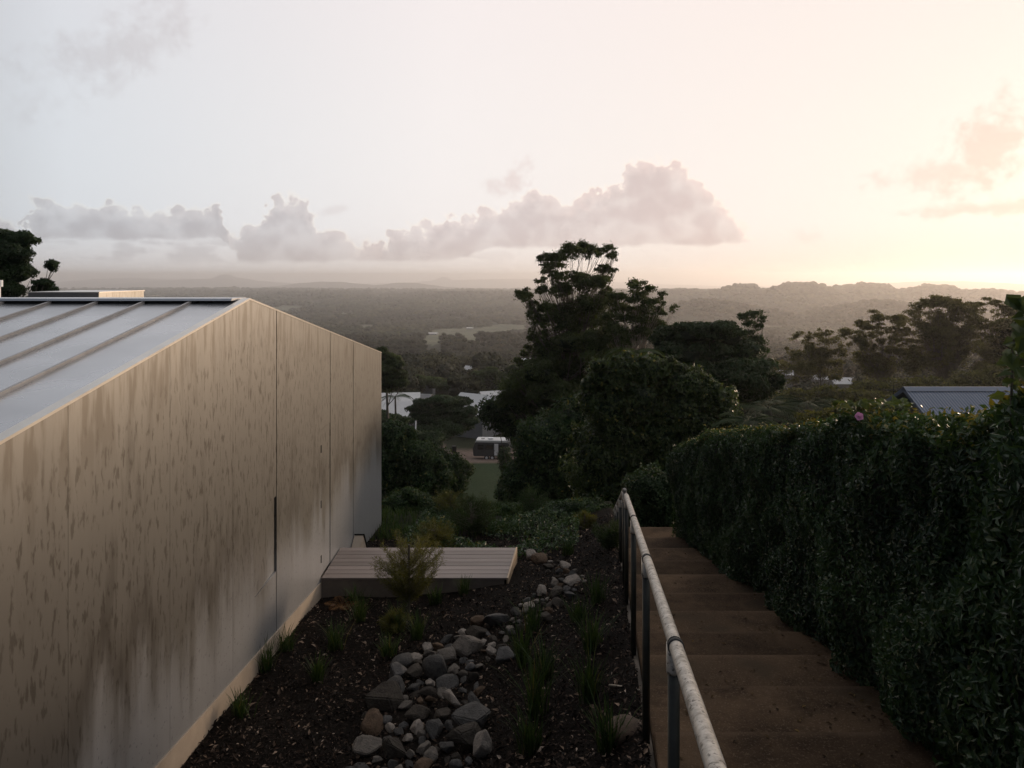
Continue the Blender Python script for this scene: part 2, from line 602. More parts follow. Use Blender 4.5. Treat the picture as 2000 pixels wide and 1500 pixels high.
azs = np.concatenate([np.arange(-180, -46, 6.0), np.arange(-46, 46, 0.22), np.arange(46, 180, 6.0)])
azs = np.radians(azs)
rs = np.concatenate([np.linspace(0.25, 16, 110), np.geomspace(16.2, 17000, 220)])
AA, RR = np.meshgrid(azs, rs)
TX, TY = RR * np.sin(AA), RR * np.cos(AA)
TZ = T(TX.ravel(), TY.ravel())
na, nr = len(azs), len(rs)
V = np.stack([TX.ravel(), TY.ravel(), TZ], 1)
V = np.concatenate([V, [[0, 0, Tz(0, 0)]]])
i, j = np.meshgrid(np.arange(nr - 1), np.arange(na), indexing='ij')
j2 = (j + 1) % na
Q = np.stack([i * na + j, i * na + j2, (i + 1) * na + j2, (i + 1) * na + j], -1).reshape(-1, 4)
tri = np.stack([np.full(na, len(V) - 1), (np.arange(na) + 1) % na, np.arange(na)], 1)
x, y, z = V.T
colr = np.empty((len(V), 3))
colr[:] = (0.040, 0.046, 0.026)
gz = np.clip((y - 14) / 3, 0, 1)[:, None]
mul = np.array([0.009, 0.007, 0.0055])
colr = mul * (1 - gz) + colr * gz
lawn = (y > 17) & (y < 112) & (np.abs(x - (-0.6 - 0.030 * (y - 17))) < 3.2)
colr[lawn] = (0.024, 0.040, 0.017)
drive = (y > 88) & (y < 118) & (np.abs(x + 4) < 13)
colr[drive & (y > 96) & (y < 112)] = (0.16, 0.12, 0.10)
colr[field_mask(x, y, z)] = (0.13, 0.135, 0.092)
wood = (y > 112) & ~field_mask(x, y, z)
colr[wood] = (0.030, 0.034, 0.020)
me = mesh_np('terrain', V, [Q, tri], {'col': colr})
m, t, b = newmat('terrain')
g = t.node('ShaderNodeNewGeometry').outputs['Position']
c = t.node('ShaderNodeAttribute', attribute_name='col').outputs['Color']
c = t.mix(1.0, c, t.ramp(t.noise(g, 3.0, 8, 0.65), [(0.3, (0.6, 0.6, 0.6)), (0.7, (1.4, 1.4, 1.4))]), 'MULTIPLY')
c = t.mix(1.0, c, t.ramp(t.noise(g, 0.02, 6, 0.6), [(0.3, (0.7, 0.72, 0.75)), (0.7, (1.3, 1.28, 1.2))]), 'MULTIPLY')
t.l.new(c, b.inputs['Base Color'])
b.inputs['Roughness'].default_value = 0.9
b.inputs['Specular IOR Level'].default_value = 0.05
bp = t.node('ShaderNodeBump')
bp.inputs['Strength'].default_value = 0.8
bp.inputs['Distance'].default_value = 0.03
t.l.new(t.noise(g, 28.0, 5, 0.65), bp.inputs['Height'])
t.l.new(bp.outputs[0], b.inputs['Normal'])
ter = link('ground', me, m, None, True)
tag(ter, kind='structure')

# ------------------------------------------------------------------ the gabled building
WX = -2.6                                  # plane of the gable wall
RY, RZ = 7.25, -0.218                      # ridge
SL = 0.176                                 # roof slope
Y0, Y1 = RY - 7.33, RY + 7.33              # the eaves
BX0 = -14.2


def roofz(y):
    return RZ - abs(y - RY) * SL


def basez(y):
    return -3.566 - 0.126 * (y - 5.31)


m, t, b = newmat('stained_metal_cladding')
g = t.node('ShaderNodeNewGeometry').outputs['Position']
gx, gy, gz_ = t.sep(g)
hb = t.m('SUBTRACT', gz_, t.m('MULTIPLY_ADD', gy, -0.126, -3.566 + 0.126 * 5.31))
ht = t.m('SUBTRACT', t.m('MULTIPLY_ADD', t.m('ABSOLUTE', t.m('SUBTRACT', gy, RY)), -SL, RZ), gz_)
v1 = t.comb(t.m('MULTIPLY', gy, 23.0), t.m('MULTIPLY', gz_, 6.5), 0.0)
v2 = t.comb(t.m('MULTIPLY', gy, 9.0), t.m('MULTIPLY', gz_, 1.2), 3.0)
v3 = t.comb(t.m('MULTIPLY', gy, 1.7), t.m('MULTIPLY', gz_, 0.55), 5.0)
v4 = t.comb(t.m('MULTIPLY', gy, 3.6), t.m('MULTIPLY', gz_, 0.20), 9.0)
drip = t.smooth(t.noise(v1, 1.0, 3.0, 0.6, 0.15), 0.53, 0.64)
streak = t.smooth(t.noise(v2, 1.0, 4, 0.65, 0.2), 0.46, 0.66)
big = t.noise(v3, 1.0, 3, 0.6)
stripe = t.noise(v4, 1.0, 4, 0.7)
nearT = t.smooth(ht, 0.05, 0.55)
dens = t.m('MULTIPLY', t.smooth(big, 0.30, 0.50, 0.7, 1.0), nearT)
tan = t.mix(t.m('MULTIPLY', stripe, 0.55), (0.298, 0.292, 0.278), (0.218, 0.213, 0.203))
brown = (0.088, 0.078, 0.066)
tan = t.mix(t.m('MULTIPLY', t.m('MULTIPLY', drip, dens), 0.60), tan, brown)
tan = t.mix(t.m('MULTIPLY', t.m('MULTIPLY', streak, t.smooth(big, 0.44, 0.62)), t.m('MULTIPLY', t.smooth(ht, 0.15, 0.6), 0.38)), tan, brown)
# run-off streaks right under the capping
topdrip = t.m('MULTIPLY', t.smooth(t.noise(t.comb(t.m('MULTIPLY', gy, 12.0), t.m('MULTIPLY', ht, 1.6), 1.0), 1.0, 3, 0.6), 0.45, 0.62), t.smooth(ht, 0.75, 0.06))
tan = t.mix(t.m('MULTIPLY', topdrip, 0.45), tan, (0.105, 0.083, 0.058))
lev = t.m('ADD', t.m('MULTIPLY_ADD', gy, 0.075, 0.18), t.m('ADD', t.m('MULTIPLY', t.m('SUBTRACT', stripe, 0.5), 1.5), t.m('MULTIPLY', t.m('SUBTRACT', big, 0.5), 1.2)))
low = t.smooth(t.m('SUBTRACT', hb, lev), 0.42, -0.40)
grey = t.mix(stripe, (0.25, 0.258, 0.270), (0.37, 0.378, 0.39))
speck = t.smooth(t.noise(t.comb(t.m('MULTIPLY', gy, 26.0), t.m('MULTIPLY', gz_, 22.0), 0.0), 1.0, 2), 0.62, 0.70)
grey = t.mix(t.m('MULTIPLY', speck, 0.5), grey, (0.09, 0.09, 0.09))
wc = t.mix(low, tan, grey)
# dark fringe where the paler grey low band starts
fr = t.m('MULTIPLY', t.smooth(t.m('ABSOLUTE', t.m('SUBTRACT', t.m('SUBTRACT', hb, lev), 0.35)), 0.34, 0.0), t.smooth(big, 0.40, 0.6))
wc = t.mix(t.m('MULTIPLY', fr, 0.32), wc, (0.09, 0.078, 0.066))
t.l.new(wc, b.inputs['Base Color'])
t.l.new(t.m('MULTIPLY_ADD', low, -0.45, 0.85), b.inputs['Metallic'])
b.inputs['Specular IOR Level'].default_value = 0.5
b.inputs['Roughness'].default_value = 0.36
bp = t.node('ShaderNodeBump')
bp.inputs['Strength'].default_value = 0.25
bp.inputs['Distance'].default_value = 0.012
t.l.new(t.noise(v4, 0.8, 2), bp.inputs['Height'])
t.l.new(bp.outputs[0], b.inputs['Normal'])
M['clad'] = m

m, t, b = newmat('roof_metal')
g = t.node('ShaderNodeNewGeometry').outputs['Position']
gx, gy, gz_ = t.sep(g)
n = t.noise(t.comb(t.m('MULTIPLY', gx, 0.6), t.m('MULTIPLY', gy, 2.2), 0.0), 1.0, 2, 0.45)
t.l.new(t.mix(n, (0.43, 0.435, 0.445), (0.55, 0.555, 0.565)), b.inputs['Base Color'])
b.inputs['Metallic'].default_value = 0.75
t.l.new(t.smooth(t.noise(g, 1.6, 3, 0.5), 0.3, 0.7, 0.24, 0.34), b.inputs['Roughness'])
bp = t.node('ShaderNodeBump')
bp.inputs['Strength'].default_value = 0.5
bp.inputs['Distance'].default_value = 0.012
t.l.new(n, bp.inputs['Height'])
t.l.new(bp.outputs[0], b.inputs['Normal'])
M['roof'] = m
M['seam'] = simple('seam_metal', (0.36, 0.34, 0.32), 0.42, 0.15, 5.0, 0.4, 0.5)
M['capping'] = simple('capping_metal', (0.62, 0.58, 0.52), 0.3, 0.1, 4.0, 0.6, 0.5)

house = thing('gabled_house', 'gabled building with stained tan metal wall and grey standing seam roof', 'building', (WX - 5, RY, basez(RY)))


def ypx(px):
    return F * (-WX) / (1000.0 - px)


JO = [Y0, 1.75, 3.03, ypx(133), ypx(332), ypx(455), ypx(540), ypx(645), ypx(690), Y1]
GAP = [0.003, 0.003, 0.003, 0.003, 0.003, 0.022, 0.026, 0.030, 0]
SH0, SH1 = ypx(498), ypx(540)               # hatch beside the long joint
ZH1, ZH0 = -(968 - HZ) / F * SH1, -(1115 - HZ) / F * SH1
DR0, DR1 = ypx(627), ypx(645)               # door over the deck
ZD1, ZD0 = -(825 - HZ) / F * DR1, -4.085
TH = 0.05
for k in range(len(JO) - 1):
    a, e = JO[k] + (GAP[k - 1] / 2 if k else 0), JO[k + 1] - GAP[k] / 2
    low_z = (lambda yy: basez(yy)) if k < 8 else (lambda yy: -5.35)
    pts = [(a, low_z(a))]
    if k == 5:      # hatch notched out of its far edge
        e2 = SH0
        pts += [(e, low_z(e)), (e, ZH0), (e2, ZH0), (e2, ZH1), (e, ZH1)]
    elif k == 6:    # door notched out of its far edge
        pts += [(DR0, low_z(DR0)), (DR0, ZD1), (e, ZD1)]
    else:
        pts += [(e, low_z(e))]
    pts += [(e, roofz(e) - 0.006)]
    if a < RY < e:
        pts += [(RY, RZ - 0.006)]
    pts += [(a, roofz(a) - 0.006)]
    MB().prism(pts, 'x', WX - TH, WX).build('wall_panel', M['clad'], house, fix=True)
# black lining: shade inside the joints and openings put into its colour
MB().prism([(Y0 + .03, -5.2), (Y1 - .03, -5.3), (Y1 - .03, roofz(Y1) - .06), (RY, RZ - .06), (Y0 + .03, roofz(Y0) - .06)], 'x', WX - 0.30, WX - 0.22).build('wall_lining', M['shadowgap'], house, fix=True)


def leaf_panel(name, y0, y1, z0, z1, inset):
    """flush at y0, set back by inset at y1"""
    V = []
    for dx in (-0.035, 0.0):
        V += [(WX + dx - 0.002, y0, z0), (WX + dx - inset, y1, z0), (WX + dx - inset, y1, z1), (WX + dx - 0.002, y0, z1)]
    return MB().add(V, [BOXF[:, :]]).build(name, M['clad'], house, fix=True)


leaf_panel('wall_hatch', SH0 + .006, SH1 - .012, ZH0 + .006, ZH1 - .006, 0.022)
door = leaf_panel('door', DR0 + .004, DR1 - .010, ZD0, ZD1 - .006, 0.006)
for py in (877, 985, 1092):
    yc = DR0 + 0.0
    zc = -(py - HZ) / F * yc
    MB().box(WX - .01, WX + 0.007, yc - .012, yc + .012, zc - .05, zc + .05).build('hinge', M['black'], door)
leaf_panel('wall_hatch', ypx(690) - 0.20, ypx(690) - 0.012, -(905 - HZ) / F * ypx(690), -(812 - HZ) / F * ypx(690), 0.0)
# plinth below the cladding
MB().prism([(Y0, basez(Y0) - .004), (Y0, -5.5), (ypx(690), -5.5), (ypx(690), basez(ypx(690)) - .004)], 'x', WX - 0.2, WX + 0.012).build('plinth', M['concrete'], house, fix=True)
pb = ypx(690)
MB().prism([(pb - .25, -4.9), (pb + .35, -4.9), (pb + .35, -4.62), (pb + .02, -4.25), (pb - .25, -4.40)], 'x', WX + .013, WX + .16).build('footing_block', M['concrete'], house, fix=True)
MB().prism([(pb + .02, -4.247), (pb + .36, -4.617), (pb + .36, -4.595), (pb + .02, -4.222)], 'x', WX + .013, WX + .18).build('footing_flashing', M['shadowgap'], house, fix=True)
# remaining walls
MB().box(BX0, WX - TH - .004, Y1 - 0.2, Y1 - 0.005, -5.5, roofz(Y1) - .05).build('rear_wall', M['clad'], house)
MB().box(BX0, WX - TH - .004, Y0 + 0.005, Y0 + 0.2, -5.0, roofz(Y0) - .05).build('front_wall', M['clad'], house)
MB().prism([(Y0, -5.4), (Y1, -5.4), (Y1, roofz(Y1) - .03), (RY, RZ - .03), (Y0, roofz(Y0) - .03)], 'x', BX0 - .05, BX0).build('far_gable_wall', M['clad'], house, fix=True)
# roof of separate pans and raised seams
roof = bpy.data.objects.new('roof', None)
COL.objects.link(roof)
roof.parent = house
roof.location = (0, 0, 0)
xs = []
x0 = (388 - 1000) / F * RY
for k in range(30):
    xx = x0 - 0.4512 * k
    if xx > BX0 + .1:
        xs.append(xx)
edges = [WX - 0.012] + xs + [BX0]
roff = wloc(roof)


def slope_prism(mb, xa, xb, za, zb, ya, yb):
    """slab following one slope from ya (low) to yb (ridge)"""
    V = [(xa, ya, roofz(ya) + za), (xb, ya, roofz(ya) + za), (xb, yb, roofz(yb) + za), (xa, yb, roofz(yb) + za),
         (xa, ya, roofz(ya) + zb), (xb, ya, roofz(ya) + zb), (xb, yb, roofz(yb) + zb), (xa, yb, roofz(yb) + zb)]
    mb.add(V, [BOXF])
    return mb


for k in range(len(edges) - 1):
    mb = MB()
    slope_prism(mb, edges[k + 1] + .003, edges[k] - .003, -0.045, -0.012, Y0 - .05, RY - 0.02)
    mb.build('roof_pan', M['roof'], roof, fix=True)
for xx in xs:
    mb = MB()
    slope_prism(mb, xx - .011, xx + .011, -0.045, 0.014, Y0 - .06, RY - 0.10)
    mb.build('roof_seam', M['seam'], roof, fix=True)
MB().add([(BX0, RY + .02, RZ - .045), (WX - .06, RY + .02, RZ - .045), (WX - .06, Y1 + .05, roofz(Y1 + .05) - .045), (BX0, Y1 + .05, roofz(Y1 + .05) - .045),
          (BX0, RY + .02, RZ - .015), (WX - .06, RY + .02, RZ - .015), (WX - .06, Y1 + .05, roofz(Y1 + .05) - .015), (BX0, Y1 + .05, roofz(Y1 + .05) - .015)], [BOXF]).build('rear_roof_slope', M['roof'], roof, fix=True)
MB().prism([(RY - .19, RZ - .045), (RY + .16, RZ - .045), (RY + .13, RZ - .012), (RY - .17, RZ - .012)], 'x', BX0, WX - .45).build('ridge_vent', M['shadowgap'], roof, fix=True)  # black strip: shade under the ridge cap put into the colour
MB().prism([(RY - .21, RZ - .016), (RY + .20, RZ - .016), (RY + .18, RZ + .006), (RY - .19, RZ + .006)], 'x', BX0, WX - .10).build('ridge_cap', M['roof'], roof, fix=True)
for s in (-1, 1):
    ye = Y0 - .05 if s < 0 else Y1 + .02
    V = []
    for dx in (-.070, .004):
        for (yy, dz) in ((ye, -.014), (RY, -.014), (RY, .004), (ye, .004)):
            V.append((WX + dx, yy, roofz(yy) + dz))
    MB().add(V, [BOXF]).build('gable_capping', M['capping'], roof, fix=True)

# low flat roofed volume behind the ridge
annex = thing('flat_roofed_annex', 'low flat roofed grey box showing just above the ridge', 'building', (-11, 19, -5))
ax1, ax0 = P(193, 570, 18)[0], P(55, 570, 18)[0]
MB().box(ax0, ax1, 18, 20.2, -6.2, P(0, 572, 18)[2]).build('wall', M['clad'], annex)
MB().box(ax0 - .02, ax1 + .02, 17.98, 20.22, P(0, 571.8, 18)[2], P(0, 570, 18)[2]).build('roof_capping', M['capping'], annex)
flue = thing('chimney_flue', 'white capped chimney pipe at the far left edge', 'chimney', (P(0, 580, 16)[0], 16, -1.5))
fx = P(-2, 580, 16)[0]
MB().tube([(fx, 16, -5.5), (fx, 16, P(0, 560, 16)[2])], 0.035, 10).build('pipe', M['white'], flue)
MB().tube([(fx, 16, P(0, 560, 16)[2]), (fx, 16, P(0, 547, 16)[2])], 0.075, 12).build('cap', M['white'], flue)

# ------------------------------------------------------------------ stepped path
m, t, b = newmat('brown_concrete')
g = t.node('ShaderNodeNewGeometry').outputs['Position']
n = t.noise(g, 2.2, 8, 0.65)
c = t.ramp(n, [(0.28, (0.024, 0.015, 0.009)), (0.5, (0.082, 0.052, 0.030)), (0.72, (0.165, 0.107, 0.063))])
c = t.mix(t.m('MULTIPLY', t.smooth(t.noise(g, 70.0, 4, 0.75), 0.54, 0.64), 0.55), c, (0.20, 0.145, 0.10))
c = t.mix(t.m('MULTIPLY', t.smooth(t.noise(g, 1.1, 5, 0.6), 0.52, 0.66), 0.6), c, (0.016, 0.015, 0.010))
rnd = t.node('ShaderNodeObjectInfo').outputs['Random']
c = t.mix(1.0, c, t.ramp(rnd, [(0, (0.62, 0.60, 0.58)), (1, (1.25, 1.25, 1.25))]), 'MULTIPLY')
worn = t.node('ShaderNodeAttribute', attribute_name='v').outputs['Fac']
c = t.mix(t.m('MULTIPLY', t.smooth(worn, 0.90, 1.0), t.smooth(n, 0.3, 0.6, 0.15, 0.6)), c, (0.15, 0.10, 0.065))
t.l.new(c, b.inputs['Base Color'])
b.inputs['Roughness'].default_value = 0.9
b.inputs['Specular IOR Level'].default_value = 0.10
bp = t.node('ShaderNodeBump')
bp.inputs['Strength'].default_value = 0.6
bp.inputs['Distance'].default_value = 0.012
t.l.new(t.noise(g, 90.0, 5, 0.7), bp.inputs['Height'])
t.l.new(bp.outputs[0], b.inputs['Normal'])
M['step'] = m
path = bpy.data.objects.new('path', None)
COL.objects.link(path)
path.location = (1, 0, -1.8)
tag(path, kind='structure')
EDG = [-1.0, 0.75, 1.4, 2.05, 2.7, 3.35, 4.0, 4.7, 5.3, 5.89, 6.5, 7.19, 8.0, 8.8, 9.6, 10.5, 11.4]
for k in range(len(EDG) - 1):
    a, e = EDG[k], EDG[k + 1]
    zt = -1.75 - 0.19 * e + (0.006 if k % 2 else 0)
    w = 2.3
    V = []
    for zz in (zt - 0.30, zt):
        V += [(PXL(a), a + .002, zz), (PXL(a) + w, a + .002, zz), (PXL(e) + w, e + .03, zz), (PXL(e), e + .03, zz)]
    V = np.array(V)
    V[4:6, 2] += 0.030    # slight fall along the tread
    MB().add(V, [BOXF], [0, 0, 0.3, 0.3, 0, 0, 1, 1]).build('step', M['step'], path, bevel=0.008)
V = []
for zz in (-0.42, 0.035):
    for (yy, s) in ((1.0, 0), (1.0, 1), (11.4, 1), (11.4, 0)):
        V.append((PXL(yy) - .045 + s * .04, yy, -1.79 - .19 * yy + zz - .09))
MB().add(V, [BOXF]).build('edging_board', simple('edging_timber', (0.10, 0.08, 0.06), 0.8, 0.3, 5), path, bevel=.004)

# ------------------------------------------------------------------ handrail
m, t, b = newmat('weathered_galvanised_pipe')
o_ = t.node('ShaderNodeTexCoord').outputs['Object']
n = t.noise(o_, 22.0, 6, 0.7)
n2 = t.noise(o_, 60.0, 4, 0.7)
c = t.ramp(n, [(0.30, (0.20, 0.175, 0.14)), (0.50, (0.46, 0.42, 0.36)), (0.72, (0.62, 0.58, 0.51))])
c = t.mix(t.m('MULTIPLY', t.smooth(n2, 0.55, 0.63), 0.85), c, (0.085, 0.07, 0.055))
t.l.new(c, b.inputs['Base Color'])
b.inputs['Metallic'].default_value = 0.25
t.l.new(t.smooth(n, 0.3, 0.7, 0.62, 0.36), b.inputs['Roughness'])
bp = t.node('ShaderNodeBump')
bp.inputs['Strength'].default_value = 0.35
bp.inputs['Distance'].default_value = 0.003
t.l.new(n2, bp.inputs['Height'])
t.l.new(bp.outputs[0], b.inputs['Normal'])
M['pipe'] = m
M['post'] = simple('shade_dark_pipe', (0.030, 0.031, 0.025), 0.5, 0.3, 12.0, 0.2, 0.4)  # posts are the rail's pipe, darkened to carry their shade


def rail_pt(y):
    return np.array([0.26 + 0.12 * y, y, -0.79 - 0.19 * y])


def handrail(label, y0, y1, posts, rings, extra=0.0):
    h = thing('handrail', label, 'handrail', tuple(rail_pt(y0) - np.array([0, 0, .95])), 'handrails beside the steps')
    ys = np.linspace(y0, y1, 24)
    pts = np.array([rail_pt(v) - np.array([0, 0, extra * (v - y0)]) for v in ys])
    MB().tube(pts, 0.0242, 16).build('rail', M['pipe'], h, True)
    for v in rings:
        p = rail_pt(v)
        p[2] -= extra * (v - y0)
        q = np.array([0.12, 1, -0.19 - extra])
        q /= np.linalg.norm(q)
        rg = MB().tube([p - q * .012, p - q * .010, p + q * .010, p + q * .012], [.0245, .0285, .0285, .0245], 18, False)
        rg.tube([p + q * .020, p + q * .022, p + q * .030, p + q * .032], [.0245, .0275, .0275, .0245], 18, False)
        rg.build('coupling', M['black'], h, True)
    for v in posts:
        p = rail_pt(v)
        p[2] -= extra * (v - y0)
        gzv = Tz(p[0] - .02, v) - .12
        ps = MB().tube([(p[0], v, gzv), (p[0], v, p[2] - .10)], 0.0215, 12).build('post', M['post'], h, True)
        MB().tube([(p[0], v, p[2] - .115), (p[0], v, p[2] - .105), (p[0], v, p[2] - .012)], [.0255, .0265, .0265], 12).build('socket', M['pipe'], ps, True)
    return h


handrail('long weathered pipe handrail running down beside the brown steps', 0.6, 7.2, [1.05, 2.58, 4.12, 5.65, 7.16], [2.50, 4.02, 5.60, 0.95])
handrail('lower pipe handrail just past the end of the long rail', 7.75, 13.2, [7.8, 9.2, 10.7, 12.2], [9.1], 0.17)

# ------------------------------------------------------------------ deck
m, t, b = newmat('grey_deck_timber')
ob = t.node('ShaderNodeObjectInfo')
tc_ = t.node('ShaderNodeTexCoord').outputs['Object']
gx, gy, gz_ = t.sep(tc_)
vv = t.comb(t.m('MULTIPLY', gx, 2.0), t.m('MULTIPLY', gy, 40.0), t.m('MULTIPLY', ob.outputs['Random'], 50.0))
n = t.noise(vv, 1.0, 5, 0.65)
c = t.mix(n, (0.125, 0.095, 0.078), (0.24, 0.200, 0.178))
c = t.mix(1.0, c, t.ramp(ob.outputs['Random'], [(0, (0.72, 0.70, 0.68)), (1, (1.2, 1.2, 1.22))]), 'MULTIPLY')
t.l.new(c, b.inputs['Base Color'])
t.l.new(t.smooth(n, 0.3, 0.7, 0.42, 0.6), b.inputs['Roughness'])
M['deck'] = m
M['fascia'] = simple('lit_timber_fascia', (0.44, 0.33, 0.22), 0.6, 0.15, 6.0)  # side fascia colour lightened for the light that falls on it
DZ = -4.09
deck = thing('timber_deck', 'small grey timber deck landing against the stained wall', 'deck', (-1.3, 10.4, DZ - .3))
DY0, DY1 = 9.93, 11.05
nb = 8
bw = (DY1 - DY0) / nb
for k in range(nb):
    a, e = DY0 + k * bw + .004, DY0 + (k + 1) * bw - .004
    rx = lambda v: -0.075 + 0.115 * (v - DY0)
    lx = WX + .014
    V = []
    for zz in (DZ - .028, DZ):
        V += [(lx, a, zz), (rx(a), a, zz), (rx(e), e, zz), (lx, e, zz)]
    MB().add(V, [BOXF]).build('deck_board', M['deck'], deck, bevel=.003)
V = []
for zz in (DZ - .30, DZ - .029):
    V += [(lx, DY0 + .012, zz), (rx(DY0) - .03, DY0 + .012, zz), (rx(DY0) - .03, DY0 + .04, zz), (lx, DY0 + .04, zz)]
MB().add(V, [BOXF]).build('front_fascia', simple('shaded_timber_fascia', (0.17, 0.14, 0.115), 0.7, 0.2, 6.0), deck, bevel=.003)  # front fascia colour darkened, its shade painted into the timber
V = []
for zz in (DZ - .32, DZ + .003):
    V += [(rx(DY0) + .002, DY0 - .003, zz), (rx(DY0) + .026, DY0 - .003, zz), (rx(DY1) + .026, DY1 + .01, zz), (rx(DY1) + .002, DY1 + .01, zz)]
MB().add(V, [BOXF]).build('side_fascia', M['fascia'], deck, bevel=.003)
# ------------------------------------------------------------------ vegetation builders
def limb(a, b, ra, rb, sag=0.12, n=7):
    a, b = np.asarray(a, float), np.asarray(b, float)
    t_ = np.linspace(0, 1, n)[:, None]
    L = np.linalg.norm(b - a)
    bow = rng.normal(size=3) * 0.06 * L
    bow[2] -= sag * L
    pts = a + (b - a) * t_ + bow * (4 * t_ * (1 - t_)) * 0.5
    return pts, np.linspace(ra, rb, n)


def clump_tree(name, label, cat, Y, base_px, clumps, leaf, mat, bark, cover=1.0, group=None, depth=0.8, trunk_r=None, sparse=True,
               droop=0.4, aspect=0.4, core=False, lean=0.0, name_crown='crown', seg=3, dy=0.0, flat=0.75, split=0):
    """clumps in photograph columns/rows at distance Y: (col,row,rx,ry)"""
    bx = (base_px - 1000) / F * Y
    bz = Tz(bx, Y)
    root = thing(name, label, cat, (bx, Y, bz), group)
    if split:
        cl2 = []
        for c in clumps:
            for _ in range(split):
                a_, q_ = rng.uniform(0, 6.28), math.sqrt(rng.uniform(0, 1))
                k = rng.uniform(.42, .95)
                cl2.append((c[0] + math.cos(a_) * q_ * c[2] * 1.1, c[1] + math.sin(a_) * q_ * c[3] * 1.5, c[2] * k, c[3] * k * rng.uniform(.9, 1.5)))
        clumps = cl2
    C = np.array([P(c[0], c[1], Y) for c in clumps])
    Rr = np.array([(c[2] / F * Y, c[2] / F * Y * depth, c[3] / F * Y) for c in clumps])
    wide = np.ptp(C[:, 0]) * 0.5
    C[:, 1] += rng.uniform(-1, 1, len(C)) * max(wide, 0.3) * 0.55 + dy
    ztop = C[:, 2].max()
    H = ztop - bz
    if trunk_r is None:
        trunk_r = 0.028 * H
    # trunk
    wood = MB()
    cx = np.average(C[:, 0])
    ttop = np.array([bx * 0.35 + cx * 0.65 + lean, Y + dy, bz + H * 0.80])
    tp = np.array([np.array([bx, Y + dy, bz - 0.3]) + (ttop - np.array([bx, Y + dy, bz - 0.3])) * s_ + np.array([math.sin(s_ * 5) * H * .012, 0, 0]) for s_ in np.linspace(0, 1, 9)])
    wood.tube(tp, np.linspace(trunk_r, trunk_r * 0.25, 9), 8)
    # branches to every clump
    for c, r_ in zip(C, Rr):
        hh = np.clip((c[2] - bz) / H - rng.uniform(0.16, 0.30), 0.10, 0.78)
        k = hh / 0.80
        a = tp[0] + (tp[-1] - tp[0]) * k
        r0 = trunk_r * (1 - 0.75 * k) * (0.22 if split else 0.45)
        pts, rad = limb(a, c - np.array([0, 0, r_[2] * 0.4]), r0, r0 * 0.35, 0.10)
        wood.tube(pts, rad, 6)
        for _ in range(seg):
            e = c + unit(rng.normal(size=3)) * r_ * 0.75
            pts, rad = limb(pts[4], e, r0 * 0.45, r0 * 0.12, 0.08, 5)
            wood.tube(pts, rad, 4)
            pts = np.repeat(pts, 2, axis=0)[:7]
    wood.build('trunk', bark, root, True)
    # foliage
    fol = MB()
    for c, r_ in zip(C, Rr):
        shade = rng.uniform(0, 0.45)
        ar = r_[0] / max(r_[2], 1e-3)
        if sparse:
            nsub = (int(5 * ar ** 0.8) + 2) if split else (int(9 * ar ** 0.8) + 4)
            sub, D = ellipsoid_pts(nsub, c, r_ * np.array([.92, .92, .95]), 0.15, 0.6)
        else:
            nsub = int(12 * ar ** 0.5) + 6
            sub, D = ellipsoid_pts(nsub, c, r_ * 0.82, 0.7, 0.7)
        for q in sub:
            k = rng.uniform(.26, .46)
            rs_ = np.array([r_[0] * k, r_[1] * k, max(r_[2] * k, r_[0] * k * .5)])
            area = rs_[0] * rs_[1] * 2.2 + rs_[0] * rs_[2] * 4
            n = int(np.clip(2.0 * cover * area / (leaf * leaf * aspect * 0.5), 12, 1200))
            p, D = ellipsoid_pts(n, q, rs_ * 1.15, 0.25, 0.6)
            if sparse:
                fz_ = rng.uniform(size=n) < .45
                p[fz_] = q + rng.normal(size=(int(fz_.sum()), 3)) * rs_ * np.array([.75, .75, .85])
            sh2 = shade + rng.uniform(0, .2)
            v, f, a = leaf_quads(p, D + np.array([0, 0, .3]), leaf, aspect, droop, False, 0.6, np.clip(sh2 + rng.uniform(0, .45, n), 0, 1))
            fol.add(v, f, a)
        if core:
            v, f = blob(c, r_ * 0.70, 2, 0.5, rng.uniform(0, 50))  # added dark core that stops light leaking through the crown
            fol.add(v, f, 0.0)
    fol.build(name_crown, mat, root)
    return root


def gum_clumps(cx, top, w, h, n, seed, rx=(14, 26), ry=(7, 12)):
    r_ = np.random.default_rng(seed)
    out = []
    for k in range(n):
        tt = (k + 0.5) / n
        row = top + h * tt ** 0.9 + r_.uniform(-4, 4)
        half = w * 0.5 * (0.35 + 0.75 * math.sin(math.pi * min(1, 0.18 + tt * 0.75)))
        out.append((cx + r_.uniform(-1, 1) * half, row, r_.uniform(*rx), r_.uniform(*ry)))
    return out


